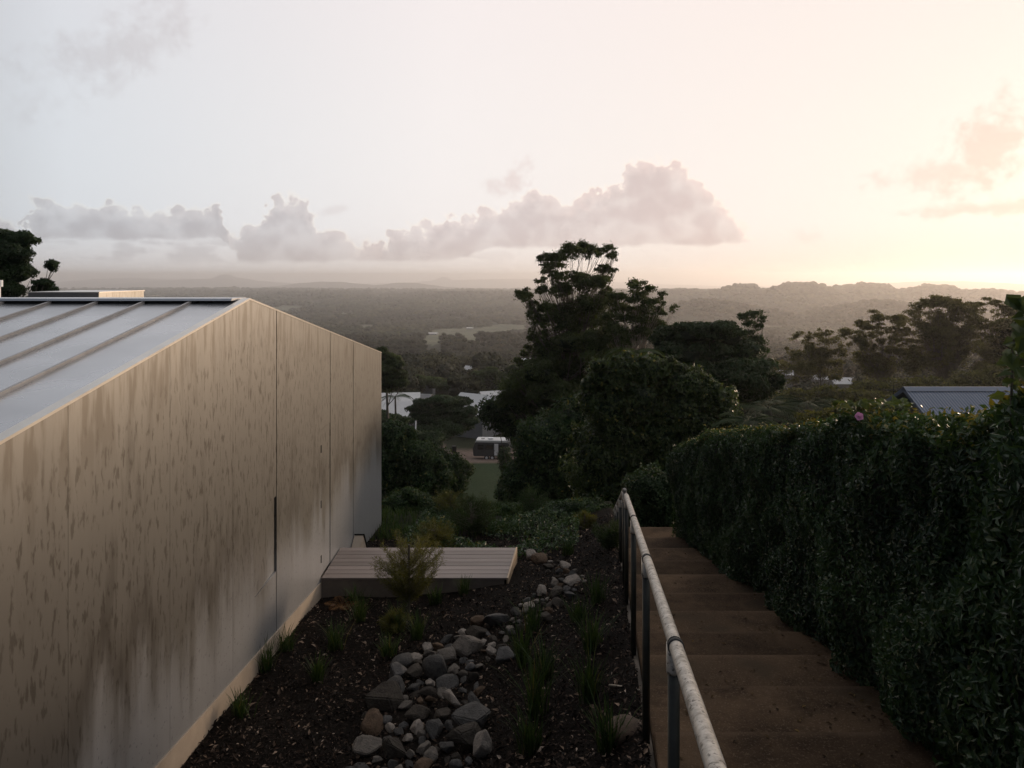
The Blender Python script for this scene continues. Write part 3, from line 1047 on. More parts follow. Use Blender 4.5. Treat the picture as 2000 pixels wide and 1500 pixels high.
def bush(name, label, cat, Y, lumps0, leaf, mat, cover=1.6, group=None, droop=0.3, aspect=0.5, depth=0.9, fold=False, base_px=None, maxn=9000, stems=True, jit=0.7, extra=0):
    """dense bush down to the ground: lumps (col,row,rx,ry[,dy])"""
    lumps = list(lumps0)
    for k in range(extra):
        c = lumps0[rng.integers(len(lumps0))]
        a_ = rng.uniform(-.4, math.pi + .4)
        q_ = rng.uniform(.20, .46)
        lumps.append((c[0] + math.cos(a_) * c[2] * .9, c[1] - math.sin(a_) * c[3] * .95, c[2] * q_, c[3] * q_ * 1.1, rng.uniform(-.6, .6) * c[2] / F * Y))
    C = np.array([P(c[0], c[1], Y + (c[4] if len(c) > 4 else 0)) for c in lumps])
    Rr = np.array([(c[2] / F * Y, c[2] / F * Y * depth, c[3] / F * Y) for c in lumps])
    bx = float(np.average(C[:, 0], weights=Rr[:, 0])) if base_px is None else (base_px - 1000) / F * Y
    by = float(C[:, 1].mean())
    bz = Tz(bx, by)
    root = thing(name, label, cat, (bx, by, bz), group)
    fol = MB()
    for c, r_ in zip(C, Rr):
        sd = rng.uniform(0, 90)
        v, f = blob(c, r_ * 0.66, 2, 0.55, sd, 1.8)  # dark core added inside each lump to block light leaks
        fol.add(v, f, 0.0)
        area = 4 * math.pi * ((r_[0] * r_[1]) ** 1.6 / 3 + (r_[0] * r_[2]) ** 1.6 / 3 + (r_[1] * r_[2]) ** 1.6 / 3) ** (1 / 1.6)
        n = int(np.clip(cover * area / (leaf * leaf * aspect * 0.6), 60, maxn))
        p, D = ellipsoid_pts(n, c, r_, 0.72)
        k = np.array([mnoise.noise(Vector(q) * 1.8 + Vector((sd * 3.1, sd * 1.7, sd))) for q in D])
        k2 = np.array([mnoise.noise(Vector(q) * 5.0 + Vector((sd, 1, 2))) for q in D])
        p = c + (p - c) * (1 + 0.46 * k + 0.30 * k2)[:, None]
        a = np.clip(0.30 + 0.35 * k2 + rng.uniform(-.15, .55, n), 0, 1)
        keep = p[:, 2] > bz - 0.5
        v, f, a = leaf_quads(p[keep], D[keep] + np.array([0, 0, .25]), leaf, aspect, droop, fold, jit, a[keep])
        fol.add(v, f, a)
    fol.build('foliage', mat, root)
    if stems:
        wd = MB()
        for k in range(min(len(C), 5)):
            pts, rad = limb((bx + rng.uniform(-.2, .2), by + rng.uniform(-.2, .2), bz - .2), C[k], 0.05, 0.02, 0, 6)
            wd.tube(pts, rad, 6)
        wd.build('stem', M['bark'], root, True)
    return root


def blades(pts, h, w, n_each, spread, mb, bend=0.5):
    """arching grass blades growing from every point"""
    pts = np.repeat(np.asarray(pts, float), n_each, axis=0)
    n = len(pts)
    ang = rng.uniform(0, 2 * np.pi, n)
    out = np.stack([np.cos(ang), np.sin(ang), np.zeros(n)], 1)
    side = np.stack([-np.sin(ang), np.cos(ang), np.zeros(n)], 1)
    hh = (h if np.isscalar(h) else np.repeat(h, n_each)) * rng.uniform(0.55, 1.15, n)
    sp = spread * rng.uniform(0.1, 1.0, n)
    p0 = pts + out * (0.03 * rng.uniform(0, 1, n))[:, None]
    levels = []
    for s_, k in ((0, 1.0), (0.45, 0.8), (0.8, 0.5), (1.0, 0.05)):
        q = p0 + out * (hh * sp * s_ ** 1.6)[:, None]
        q[:, 2] += hh * (s_ - bend * 0.35 * sp * s_ ** 3)
        levels += [q - side * (w * k * .5), q + side * (w * k * .5)]
    V = np.stack(levels, 1).reshape(-1, 3)
    i = np.arange(n) * 8
    Q = np.concatenate([np.stack([i + 2 * j, i + 2 * j + 1, i + 2 * j + 3, i + 2 * j + 2], 1) for j in range(3)])
    mb.add(V, [Q], np.repeat(rng.uniform(0, 1, n), 8))


def frond(mb, root, dirv, L, droop, width, nl=22, rach=0.012, leaf_w=0.03, up=0.5):
    """pinnate frond"""
    d_ = np.array([dirv[0], dirv[1], 0.0])
    d_ /= np.linalg.norm(d_)
    s_ = np.linspace(0, 1, 9)
    pts = np.array([np.asarray(root) + d_ * L * q * (1 - .15 * q) + np.array([0, 0, up * L * q - droop * L * q * q]) for q in s_])
    mb.tube(pts, np.linspace(rach, rach * .25, 9), 4, True, 0.3)
    side = np.array([-d_[1], d_[0], 0])
    for sg in (-1, 1):
        tt = np.linspace(0.10, 0.99, nl)
        bp_ = np.stack([np.interp(tt, s_, pts[:, k]) for k in range(3)], 1)
        ln = width * np.sin(np.pi * (0.12 + 0.82 * tt)) * rng.uniform(.85, 1.1, nl)
        tip = bp_ + (side * sg + d_ * 0.55)[None, :] * ln[:, None]
        tip[:, 2] -= ln * 0.35
        w_ = d_[None, :] * leaf_w
        mid = (bp_ + tip) / 2 + np.array([0, 0, .04 * width])
        V = np.stack([bp_, mid + w_ / 2, tip, mid - w_ / 2], 1).reshape(-1, 3)
        i_ = np.arange(nl) * 4
        mb.add(V, [np.stack([i_, i_ + 1, i_ + 2, i_ + 3], 1)], rng.uniform(.2, 1))


# ------------------------------------------------------------------ hedges
def hedge(name, label, ya, yb, facex, topz, width, leaf, mat, dens, colour_top=0.8, aspect=0.46):
    """clipped hedge along the right of the path; facex(y), topz(y)"""
    ym = 0.5 * (ya + yb)
    root = thing(name, label, 'hedge', (facex(ym) + .5, ym, Tz(facex(ym) + .5, ym)))
    n = int(dens * (yb - ya))
    def bumps(y_, z_):
        return np.array([0.16 * mnoise.noise(Vector((q * 1.3, w * 1.3, 4.0))) + 0.13 * mnoise.noise(Vector((q * 3.6, w * 3.6, 9.0))) for q, w in zip(y_, z_)])
    mb = MB()
    gnd = lambda y_: -1.80 - 0.19 * y_
    # face towards the path
    y_ = rng.uniform(ya, yb, n)
    s_ = rng.uniform(0, 1, n)
    zt = np.array([topz(q) for q in y_])
    z_ = gnd(y_) + (zt - gnd(y_)) * s_
    fx_ = np.array([facex(q) for q in y_])
    rnd = np.clip((s_ - 0.86) / 0.14, 0, 1) ** 2 * 0.22 + np.clip((0.10 - s_) / 0.10, 0, 1) * 0.05
    x_ = fx_ + bumps(y_, z_) + rnd + np.abs(rng.normal(0, .05, n))
    Pt = np.stack([x_, y_, z_ + rng.normal(0, .01, n)], 1)
    N = np.tile([-1.0, -0.25, 0.35], (n, 1))
    mott = np.array([mnoise.noise(Vector((q[1] * 1.7, q[2] * 1.7, 3.0))) for q in Pt])
    a = np.clip(0.34 + 0.5 * mott + rng.uniform(-.3, .4, n) + np.clip((s_ - .85) / .15, 0, 1) * .15, 0, 0.92)
    v, f, a = leaf_quads(Pt, N, leaf, aspect, 0.45, True, 0.62, a)
    mb.add(v, f, a)
    # top
    m_ = int(n * 0.62)
    y_ = rng.uniform(ya, yb, m_)
    w_ = rng.uniform(0.05, width, m_)
    x_ = np.array([facex(q) for q in y_]) + w_
    z_ = np.array([topz(q) for q in y_]) - .07 + 0.025 * np.sin(x_ * 5 + y_ * 3) + 0.025 * np.sin(y_ * 6.1 - x_ * 2) + rng.normal(0, .02, m_) - np.clip(w_ - width * .7, 0, 1) * .3
    shoots = rng.uniform(size=m_) < 0.10
    z_ = z_ + shoots * rng.uniform(0, .07, m_)
    Pt = np.stack([x_, y_, z_], 1)
    a = np.clip(rng.uniform(0.3, 1.02, m_) + shoots * .35, 0, 1)  # yellower top leaves: warm light on the shoots put into their colour
    v, f, a = leaf_quads(Pt, np.tile([0, 0, 1.0], (m_, 1)), leaf, aspect, -0.2, True, 0.9, a)
    mb.add(v, f, a)
    # far and near ends
    for ye, sg in ((ya, -1), (yb, 1)):
        q = int(dens * width * 0.8)
        w_ = rng.uniform(0, width, q)
        z_ = gnd(ye) + (topz(ye) - gnd(ye)) * rng.uniform(0, 1, q)
        Pt = np.stack([facex(ye) + w_, ye + sg * np.abs(rng.normal(0.02, .05, q)) , z_], 1)
        v, f, a = leaf_quads(Pt, np.tile([-.2, sg * 1.0, .3], (q, 1)), leaf, aspect, 0.4, True, 0.62, rng.uniform(0, .8, q))
        mb.add(v, f, a)
    mb.build('foliage', mat, root)
    ys_ = np.linspace(ya + .08, yb - .08, 30)
    V = []
    for q in ys_:
        V += [(facex(q) + .14, q, gnd(q) - .25), (facex(q) + .14, q, topz(q) - .16), (facex(q) + width - .1, q, topz(q) - .2), (facex(q) + width - .1, q, gnd(q) - .25)]
    i_, j_ = np.meshgrid(np.arange(29), np.arange(4), indexing='ij')
    Q = np.stack([i_ * 4 + j_, i_ * 4 + (j_ + 1) % 4, i_ * 4 + 4 + (j_ + 1) % 4, i_ * 4 + 4 + j_], -1).reshape(-1, 4)
    MB().add(V, [Q, np.array([[0, 1, 2, 3], [119, 118, 117, 116]])]).build('hedge_shade_core', M['shade_core'], root, fix=True)  # solid dark box inside the leaves, standing for the hedge's inner shade
    return root


M['shade_core'] = simple('dark_hedge_core', (0.014, 0.013, 0.009), 0.9, 0.4, 9.0)  # dark colour of the solid hedge core, shade put into it


def face_main(y_):
    return float(np.interp(y_, [1, 3, 4.1, 5.5, 7.2, 9, 10.6], [1.80, 2.03, 2.14, 2.31, 2.42, 2.40, 2.34]))


def top_main(y_):
    return float(np.interp(y_, [1, 3.2, 3.9, 4.6, 5.4, 5.9, 6.8, 7.9, 9.2, 10.2, 10.6], [-.66, -.74, -.78, -.86, -1.02, -1.15, -1.40, -1.64, -1.94, -2.26, -2.45]))


hedge('clipped_hedge', 'long dark glossy clipped hedge lining the brown steps', 3.3, 10.6, face_main, top_main, 1.0, 0.046, M['hedge'], 8600)


def face_near(y_):
    return float(np.interp(y_, [1.0, 2.0, 3.0, 3.55], [1.66, 1.80, 1.97, 2.10]))


def top_near(y_):
    return float(np.interp(y_, [1.0, 2.2, 2.9, 3.3, 3.6], [-.30, -.34, -.45, -.60, -.72]))


hedge('clipped_hedge', 'taller nearer hedge with larger leaves at the right edge', 1.3, 3.55, face_near, top_near, 1.3, 0.056, M['hedge'], 6600, aspect=0.40)

# broad-leaved climber rising out of the near hedge
cl_ = thing('climbing_vine', 'broad leaved climber rising from the near hedge at the right edge', 'vine', (2.1, 2.9, -.6))
mb = MB()
st = MB()
for k in range(7):
    a = np.array([2.0 + .08 * k, 2.75 + rng.uniform(-.15, .2), -.62])
    e = np.array(P(1985 + rng.uniform(-10, 40), 610 + k * 22, 2.85))
    pts, rad = limb(a, e, .006, .003, -.1, 8)
    st.tube(pts, rad, 5)
for (px_, py_, sz) in [(1988, 596, .085), (1992, 622, .085), (2004, 610, .09), (1990, 655, .075), (1978, 668, .06), (2003, 680, .10), (1975, 690, .07), (1990, 700, .085), (1965, 706, .05),
                       (1985, 725, .06), (2000, 720, .09), (2010, 650, .10), (2015, 700, .11), (2020, 630, .1), (1958, 738, .05), (1968, 756, .05), (1985, 750, .06), (2000, 765, .08), (2030, 670, .1), (2030, 740, .1), (2012, 780, .08), (1962, 775, .05)]:
    c = np.array(P(px_, py_, 2.8 + rng.uniform(-.12, .15)))
    for q in range(3 if sz > .055 else 2):
        cc = c + rng.normal(0, .02, 3)
        v, f, a = leaf_quads(cc[None, :], np.array([[-.5, -.6, .8]]), sz, 0.62, 0.5, True, 0.4, np.array([rng.uniform(.3, .8)]))
        mb.add(v, f, a)
mb.build('leaves', M['vine'], cl_)
st.build('stem', M['bark'], cl_, True)

# creeper with tendrils and a pink flower on the hedge top
cr = thing('creeper', 'leafy creeper with curling tendrils sprawling over the hedge top', 'vine', (2.6, 4.7, -.85))
mb = MB()
M['tendril'] = simple('tendril_green', (0.10, 0.11, 0.035), 0.5, 0.2, 10)
for k in range(64):
    px_ = rng.uniform(1560, 1770)
    yy = rng.uniform(4.2, 5.3)
    zz = top_main(yy) + .02
    xx = (px_ - 1000) / F * yy
    if xx < face_main(yy):
        continue
    p0 = np.array([xx, yy, zz])
    s_ = np.linspace(0, 1, 12)
    ang = rng.uniform(0, 6.28)
    Ln = rng.uniform(.08, .20)
    pts = p0 + np.stack([np.cos(ang + s_ * 3) * Ln * s_ * .8, np.sin(ang + s_ * 3) * Ln * s_ * .6, Ln * (1.1 * s_ - 0.9 * s_ ** 2)], 1)
    tn = MB().tube(pts, np.linspace(.003, .0012, 12), 4, True)
    tn.build('tendril', M['tendril'], cr, True)
    nn = 3
    v, f, a = leaf_quads(pts[rng.integers(2, 12, nn)], np.tile([0, -.3, 1.0], (nn, 1)), .06, .75, .3, True, .6, rng.uniform(.4, 1, nn))
    mb.add(v, f, a)
mb.build('leaves', M['vine'], cr)
fl = thing('morning_glory_flower', 'pink trumpet flower on top of the hedge', 'flower', P(1678, 814, 4.5))
fc = np.array(P(1678, 813, 4.5))
ax_ = np.array([-.35, -.9, .15])
ax_ /= np.linalg.norm(ax_)
u_ = np.cross(ax_, [0, 0, 1])
u_ /= np.linalg.norm(u_)
w_ = np.cross(ax_, u_)
V = []
prof = [(-.030, .003), (-.010, .007), (.003, .016), (.008, .0245)]
for (h_, r_) in prof:
    for k in range(20):
        g_ = k / 20 * 2 * math.pi
        rr = r_ * (1 + .09 * math.cos(g_ * 5) * (r_ > .015))
        V.append(fc + ax_ * h_ + (u_ * math.cos(g_) + w_ * math.sin(g_)) * rr)
i_, j_ = np.meshgrid(np.arange(3), np.arange(20), indexing='ij')
Q = np.stack([i_ * 20 + j_, i_ * 20 + (j_ + 1) % 20, i_ * 20 + 20 + (j_ + 1) % 20, i_ * 20 + 20 + j_], -1).reshape(-1, 4)
MB().add(V, [Q]).build('petal_trumpet', leafmat('pink_petal', (0.42, 0.20, 0.37), (0.50, 0.25, 0.44), None, .5, .2, .35, (1.1, 1, 1.1)), fl, True)
MB().tube([fc - ax_ * .034, fc - ax_ * .07 - np.array([0, 0, .06])], .003, 6).build('stalk', M['vine'], fl)

# ------------------------------------------------------------------ big trees and bushes
clump_tree('gum_tree', 'tall dark gum tree rising highest at the centre of the view', 'tree', 45, 1150, [
    (1100, 498, 22, 10), (1128, 490, 22, 10), (1160, 486, 26, 10), (1180, 496, 16, 7), (1200, 502, 7, 5), (1066, 518, 18, 9), (1095, 518, 26, 9), (1072, 532, 14, 7),
    (1052, 546, 12, 6), (1180, 528, 18, 6), (1198, 534, 6, 6), (1110, 538, 13, 6), (1140, 545, 20, 8), (1165, 548, 18, 6), (1092, 554, 18, 10), (1112, 566, 22, 12), (1155, 562, 26, 12), (1180, 572, 14, 10),
    (1030, 578, 20, 10), (1020, 584, 13, 9), (1055, 574, 15, 8), (1072, 588, 20, 12), (1045, 602, 18, 9), (1090, 602, 26, 14), (1130, 592, 30, 16), (1165, 600, 28, 16),
    (1045, 622, 16, 10), (1060, 632, 20, 12), (1100, 628, 30, 18), (1140, 625, 32, 20), (1175, 630, 28, 18), (1050, 655, 20, 10), (1090, 660, 34, 22), (1140, 665, 36, 24), (1180, 665, 28, 20),
    (1037, 660, 8, 12), (1030, 690, 15, 9), (1060, 690, 26, 18), (1110, 700, 40, 28), (1160, 700, 36, 26), (1022, 712, 14, 9), (1060, 725, 34, 26), (1110, 745, 44, 32), (1025, 745, 26, 18), (1070, 775, 44, 30), (1130, 780, 40, 30), (1010, 790, 34, 24), (1165, 745, 30, 26)],
    0.15, M['gum'], M['bark'], 0.92, trunk_r=.38, seg=2, split=4)
clump_tree('gum_tree', 'broad gum tree touching the right side of the tallest gum', 'tree', 41, 1235, [
    (1215, 580, 22, 9), (1240, 566, 20, 9), (1258, 572, 18, 8), (1275, 570, 14, 7), (1282, 584, 12, 8), (1228, 592, 26, 9), (1262, 596, 24, 9), (1200, 600, 18, 12), (1305, 608, 13, 10), (1290, 612, 12, 7), (1278, 628, 14, 7),
    (1240, 612, 28, 11), (1210, 622, 24, 12), (1255, 634, 26, 10), (1295, 635, 16, 8), (1225, 642, 28, 12), (1265, 650, 24, 9), (1200, 655, 26, 16), (1235, 662, 22, 12), (1205, 690, 26, 18), (1180, 720, 30, 22)],
    0.15, M['gum'], M['palebark'], 0.75, trunk_r=.28, seg=2, split=4)
clump_tree('evergreen_tree', 'rounded dark evergreen right of the central gums', 'tree', 38, 1350, [
    (1310, 665, 40, 26), (1350, 650, 40, 22), (1390, 645, 40, 20), (1425, 660, 34, 22), (1450, 690, 40, 26), (1330, 695, 50, 30), (1390, 690, 60, 36), (1300, 690, 34, 26), (1470, 720, 34, 26), (1420, 730, 60, 34), (1350, 735, 60, 34), (1290, 725, 34, 28), (1490, 745, 26, 22), (1450, 765, 60, 24)],
    0.24, M['dark'], M['bark'], 1.0, trunk_r=.3, sparse=False, core=True, seg=2)
clump_tree('feathery_tree', 'slim pale feathery tree sticking up behind the dark evergreen', 'tree', 46, 1478, [
    (1455, 620, 13, 7), (1472, 614, 14, 8), (1490, 624, 9, 8), (1462, 634, 14, 8), (1482, 640, 12, 9), (1466, 655, 12, 9), (1478, 668, 18, 12), (1462, 680, 20, 13), (1488, 690, 18, 14), (1475, 715, 24, 18)],
    0.17, M['bush'], M['bark'], 0.7, trunk_r=.12, seg=3)
clump_tree('fig_tree', 'dark dense tree standing behind the left end of the grey roof', 'tree', 26, -10, [
    (-10, 475, 50, 24), (40, 472, 34, 18), (60, 500, 30, 20), (20, 505, 50, 28), (80, 520, 14, 14), (55, 535, 34, 22), (10, 545, 50, 30), (-40, 520, 60, 50), (100, 553, 20, 9), (85, 568, 26, 12), (30, 570, 44, 20), (-60, 480, 50, 40), (-40, 580, 70, 30), (60, 600, 40, 24)],
    0.13, M['dark'], M['bark'], 1.0, trunk_r=.28, sparse=False, core=True, seg=2)
clump_tree('evergreen_tree', 'dense dark tree filling the space beneath the tall central gum', 'tree', 43, 1110, [
    (1075, 690, 34, 24), (1115, 672, 36, 24), (1160, 668, 36, 24), (1200, 680, 34, 22), (1050, 725, 36, 26), (1100, 725, 46, 30), (1150, 720, 46, 30), (1030, 765, 36, 26), (1080, 770, 50, 30), (1140, 775, 50, 32), (1010, 800, 40, 24), (1060, 810, 50, 26), (1210, 720, 40, 28)],
    0.19, M['gum'], M['bark'], 0.9, trunk_r=.3, sparse=False, core=True, seg=2, dy=.6)
# gums on the slope to the right
G_ = 'gum trees on the right hand slope'
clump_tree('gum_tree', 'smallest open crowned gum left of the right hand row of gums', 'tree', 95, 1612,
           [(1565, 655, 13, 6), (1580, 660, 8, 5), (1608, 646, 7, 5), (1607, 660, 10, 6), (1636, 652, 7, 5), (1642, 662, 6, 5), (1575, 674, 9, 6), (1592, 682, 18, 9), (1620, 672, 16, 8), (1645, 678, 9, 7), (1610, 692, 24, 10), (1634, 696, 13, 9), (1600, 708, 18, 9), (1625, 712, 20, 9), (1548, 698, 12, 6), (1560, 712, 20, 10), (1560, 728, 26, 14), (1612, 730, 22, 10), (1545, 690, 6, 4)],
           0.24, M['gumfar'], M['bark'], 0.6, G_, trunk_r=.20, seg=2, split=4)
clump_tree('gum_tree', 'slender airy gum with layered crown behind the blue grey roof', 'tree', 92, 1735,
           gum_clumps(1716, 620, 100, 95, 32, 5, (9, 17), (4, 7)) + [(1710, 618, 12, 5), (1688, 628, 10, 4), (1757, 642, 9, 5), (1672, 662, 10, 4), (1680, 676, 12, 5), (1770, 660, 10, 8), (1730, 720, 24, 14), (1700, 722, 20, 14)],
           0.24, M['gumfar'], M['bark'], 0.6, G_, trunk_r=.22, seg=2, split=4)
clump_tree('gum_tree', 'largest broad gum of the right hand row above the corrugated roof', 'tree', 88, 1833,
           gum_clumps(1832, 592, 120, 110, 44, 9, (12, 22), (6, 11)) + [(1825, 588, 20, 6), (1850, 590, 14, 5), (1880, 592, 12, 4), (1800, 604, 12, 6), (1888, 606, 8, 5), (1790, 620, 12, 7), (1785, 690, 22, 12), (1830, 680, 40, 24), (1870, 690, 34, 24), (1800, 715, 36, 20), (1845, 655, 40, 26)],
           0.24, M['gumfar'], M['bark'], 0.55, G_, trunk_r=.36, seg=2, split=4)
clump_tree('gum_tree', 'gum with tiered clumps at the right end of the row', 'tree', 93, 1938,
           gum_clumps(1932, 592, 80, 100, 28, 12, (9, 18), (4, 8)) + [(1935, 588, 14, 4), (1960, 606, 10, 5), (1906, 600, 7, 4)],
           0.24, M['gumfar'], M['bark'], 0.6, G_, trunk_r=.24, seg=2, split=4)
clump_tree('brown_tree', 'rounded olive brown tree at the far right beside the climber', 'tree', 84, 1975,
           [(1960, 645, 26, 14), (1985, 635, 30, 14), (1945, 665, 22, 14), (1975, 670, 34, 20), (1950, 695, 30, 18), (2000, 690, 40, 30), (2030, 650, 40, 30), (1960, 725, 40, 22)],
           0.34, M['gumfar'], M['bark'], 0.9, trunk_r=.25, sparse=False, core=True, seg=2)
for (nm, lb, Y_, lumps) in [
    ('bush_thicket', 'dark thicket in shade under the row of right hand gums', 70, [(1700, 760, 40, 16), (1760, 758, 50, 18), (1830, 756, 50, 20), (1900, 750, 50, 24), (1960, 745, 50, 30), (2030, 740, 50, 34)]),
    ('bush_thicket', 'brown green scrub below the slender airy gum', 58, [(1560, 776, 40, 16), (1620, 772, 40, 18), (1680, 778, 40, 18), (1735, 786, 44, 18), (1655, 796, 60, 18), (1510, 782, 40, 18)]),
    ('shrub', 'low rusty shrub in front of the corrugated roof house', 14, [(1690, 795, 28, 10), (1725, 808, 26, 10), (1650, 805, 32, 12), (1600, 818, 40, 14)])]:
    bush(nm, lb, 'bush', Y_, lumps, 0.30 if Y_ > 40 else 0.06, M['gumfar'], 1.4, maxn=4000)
# vine-draped mass at the middle
bush('vine_covered_tree', 'big rounded tree smothered in leafy vines beyond the handrail', 'tree', 20, [
    (1190, 738, 50, 30), (1225, 712, 34, 20), (1265, 722, 50, 30), (1300, 716, 26, 18), (1335, 750, 50, 32), (1360, 738, 22, 16), (1398, 786, 42, 32), (1428, 832, 28, 32), (1250, 785, 60, 46), (1330, 790, 60, 50), (1190, 790, 56, 50), (1370, 840, 60, 56), (1210, 860, 64, 56), (1290, 860, 70, 60), (1330, 910, 90, 80), (1180, 900, 70, 80), (1240, 970, 110, 60), (1155, 780, 26, 34), (1430, 850, 26, 30)],
    0.10, M['vine'], 1.7, maxn=4200, depth=.8, droop=.6, aspect=.6, extra=46)
bush('bush_thicket', 'dark shadowy thicket left of the vine covered tree', 'bush', 27, [
    (1080, 850, 70, 40), (1130, 830, 60, 44), (1040, 880, 40, 36), (1100, 900, 80, 50), (1060, 940, 60, 44), (1130, 960, 70, 50), (1010, 930, 36, 30), (1030, 975, 44, 34), (1180, 985, 80, 40)],
    0.13, M['bush'], 1.5, maxn=3800, extra=14)
bush('bush_thicket', 'dark leafy trees right of the parked caravan', 'bush', 48, [
    (1010, 830, 40, 34), (1050, 800, 50, 40), (1090, 790, 50, 44), (970, 810, 36, 30), (1030, 860, 30, 26), (960, 800, 26, 26), (1120, 830, 50, 40)],
    0.22, M['dark'], 1.3, maxn=3000, extra=12)
# left of the lawn
bush('shrub', 'large dark shrub beside the far corner of the stained wall', 'bush', 34, [
    (770, 860, 34, 34), (800, 890, 40, 40), (765, 920, 36, 50), (830, 930, 44, 44), (785, 970, 50, 36), (740, 900, 40, 60), (850, 975, 30, 24)], 0.15, M['bush'], 1.5, maxn=4200, extra=14)
bush('shrub', 'yellow tipped round shrub at the middle left of the lawn', 'bush', 44, [
    (825, 880, 30, 18), (845, 900, 34, 26), (870, 915, 34, 34), (890, 945, 24, 30), (860, 960, 36, 30)], 0.19, M['bush'], 1.5, maxn=3500)
bush('shrub', 'small bright green shrub at the top left of the lawn', 'bush', 62, [
    (905, 915, 22, 16), (885, 905, 22, 18), (900, 935, 16, 20)], 0.24, M['fern'], 1.3, maxn=2500)
bush('shrub', 'narrow dark shrub in front of the right end of the caravan', 'bush', 78, [(985, 890, 14, 18), (988, 908, 14, 16)], 0.25, M['dark'], 1.4, maxn=2500)
bush('shrub', 'rounded shrub at the lower right edge of the lawn', 'bush', 40, [(1000, 945, 26, 24), (985, 965, 20, 20), (1015, 915, 24, 24)], 0.17, M['bush'], 1.4, maxn=3000)
clump_tree('umbrella_tree', 'wide flat topped dark tree in front of the white roofs', 'tree', 92, 862, [
    (862, 784, 30, 9), (835, 792, 30, 9), (890, 792, 30, 10), (815, 805, 26, 9), (862, 803, 40, 12), (908, 806, 26, 10), (800, 818, 18, 7), (840, 818, 40, 12), (885, 822, 40, 12), (918, 822, 18, 8), (860, 836, 50, 12), (825, 835, 26, 9), (900, 838, 26, 9)],
    0.30, M['dark'], M['bark'], 1.3, trunk_r=.3, sparse=False, core=True, seg=2)
clump_tree('evergreen_tree', 'dark round tree peeping past the top of the wall corner', 'tree', 80, 755, [
    (760, 705, 22, 14), (775, 715, 18, 12), (748, 722, 26, 18), (772, 735, 22, 14), (785, 750, 16, 10), (755, 750, 30, 18), (735, 700, 26, 20)], 0.3, M['gum'], M['bark'], 1.0, trunk_r=.3, sparse=False, core=True, seg=2)
clump_tree('evergreen_tree', 'dark tree mass left of the caravan by the driveway', 'tree', 84, 790, [
    (770, 830, 30, 20), (800, 850, 30, 20), (840, 858, 30, 16), (770, 860, 36, 26), (820, 872, 30, 18), (750, 820, 26, 24)], 0.28, M['dark'], M['bark'], 1.1, trunk_r=.25, sparse=False, core=True, seg=2)
clump_tree('evergreen_tree', 'dark tree cluster behind the bright white roof', 'tree', 160, 960, [
    (950, 735, 30, 18), (985, 745, 30, 16), (925, 748, 22, 14), (1005, 730, 22, 18), (965, 752, 40, 14)], 0.5, M['gum'], M['bark'], 1.0, trunk_r=.3, sparse=False, core=True, seg=2)
clump_tree('evergreen_tree', 'dark tree just above the left white house', 'tree', 165, 800, [
    (790, 752, 26, 14), (815, 748, 22, 14), (845, 754, 26, 14), (875, 752, 22, 12), (895, 758, 20, 12)], 0.5, M['gum'], M['bark'], 1.0, trunk_r=.3, sparse=False, core=True, seg=2)

bush('shrub', 'dark shrub closing off the far end of the steps', 'bush', 12.4, [
    (1265, 1005, 40, 44), (1235, 1015, 30, 36), (1300, 985, 44, 60), (1330, 960, 40, 60), (1270, 960, 50, 44)], 0.055, M['dark'], 1.7, maxn=5000)
# palms and tree ferns
def palm(label, px_, py_, Y_, L, nfr, mat, seed, cat='palm', name='palm_tree', width=.55, droop=.75, up=.55, lw=.06):
    c = np.array(P(px_, py_, Y_))
    gz0 = Tz(c[0], Y_)
    root = thing(name, label, cat, (c[0], Y_, gz0))
    MB().tube([(c[0], Y_, gz0 - .2), (c[0] + .1, Y_, (gz0 + c[2]) / 2), tuple(c)], [.16, .13, .11], 8).build('trunk', M['bark'], root, True)
    for k in range(nfr):
        mb_ = MB()
        a_ = 2 * math.pi * k / nfr + rng.uniform(-.2, .2)
        frond(mb_, c, (math.cos(a_), math.sin(a_)), L * rng.uniform(.85, 1.1), droop * rng.uniform(.8, 1.2), L * width * .5, 24, .012, lw, up * rng.uniform(.7, 1.3))
        mb_.build('frond', mat, root)
    return root


palm('dark palm in front of the left white house', 772, 775, 88, 2.6, 12, M['dark'], 1)
palm('green palm between the gums and the vine covered tree', 1232, 690, 30, 1.6, 12, M['fern'], 2)
palm('tree fern with wide fronds left of the rusty shrub', 1500, 798, 21, 1.5, 16, M['fern'], 3, 'tree fern', 'tree_fern', .5, .62, .42, .028)
palm('tree fern with wide fronds nearest the corrugated roof house', 1580, 790, 22, 1.5, 16, M['fern'], 4, 'tree fern', 'tree_fern', .5, .62, .42, .028)
palm('low tree fern half hidden by the vine covered tree', 1462, 822, 18, 1.2, 14, M['fern'], 5, 'tree fern', 'tree_fern', .5, .62, .42, .025)
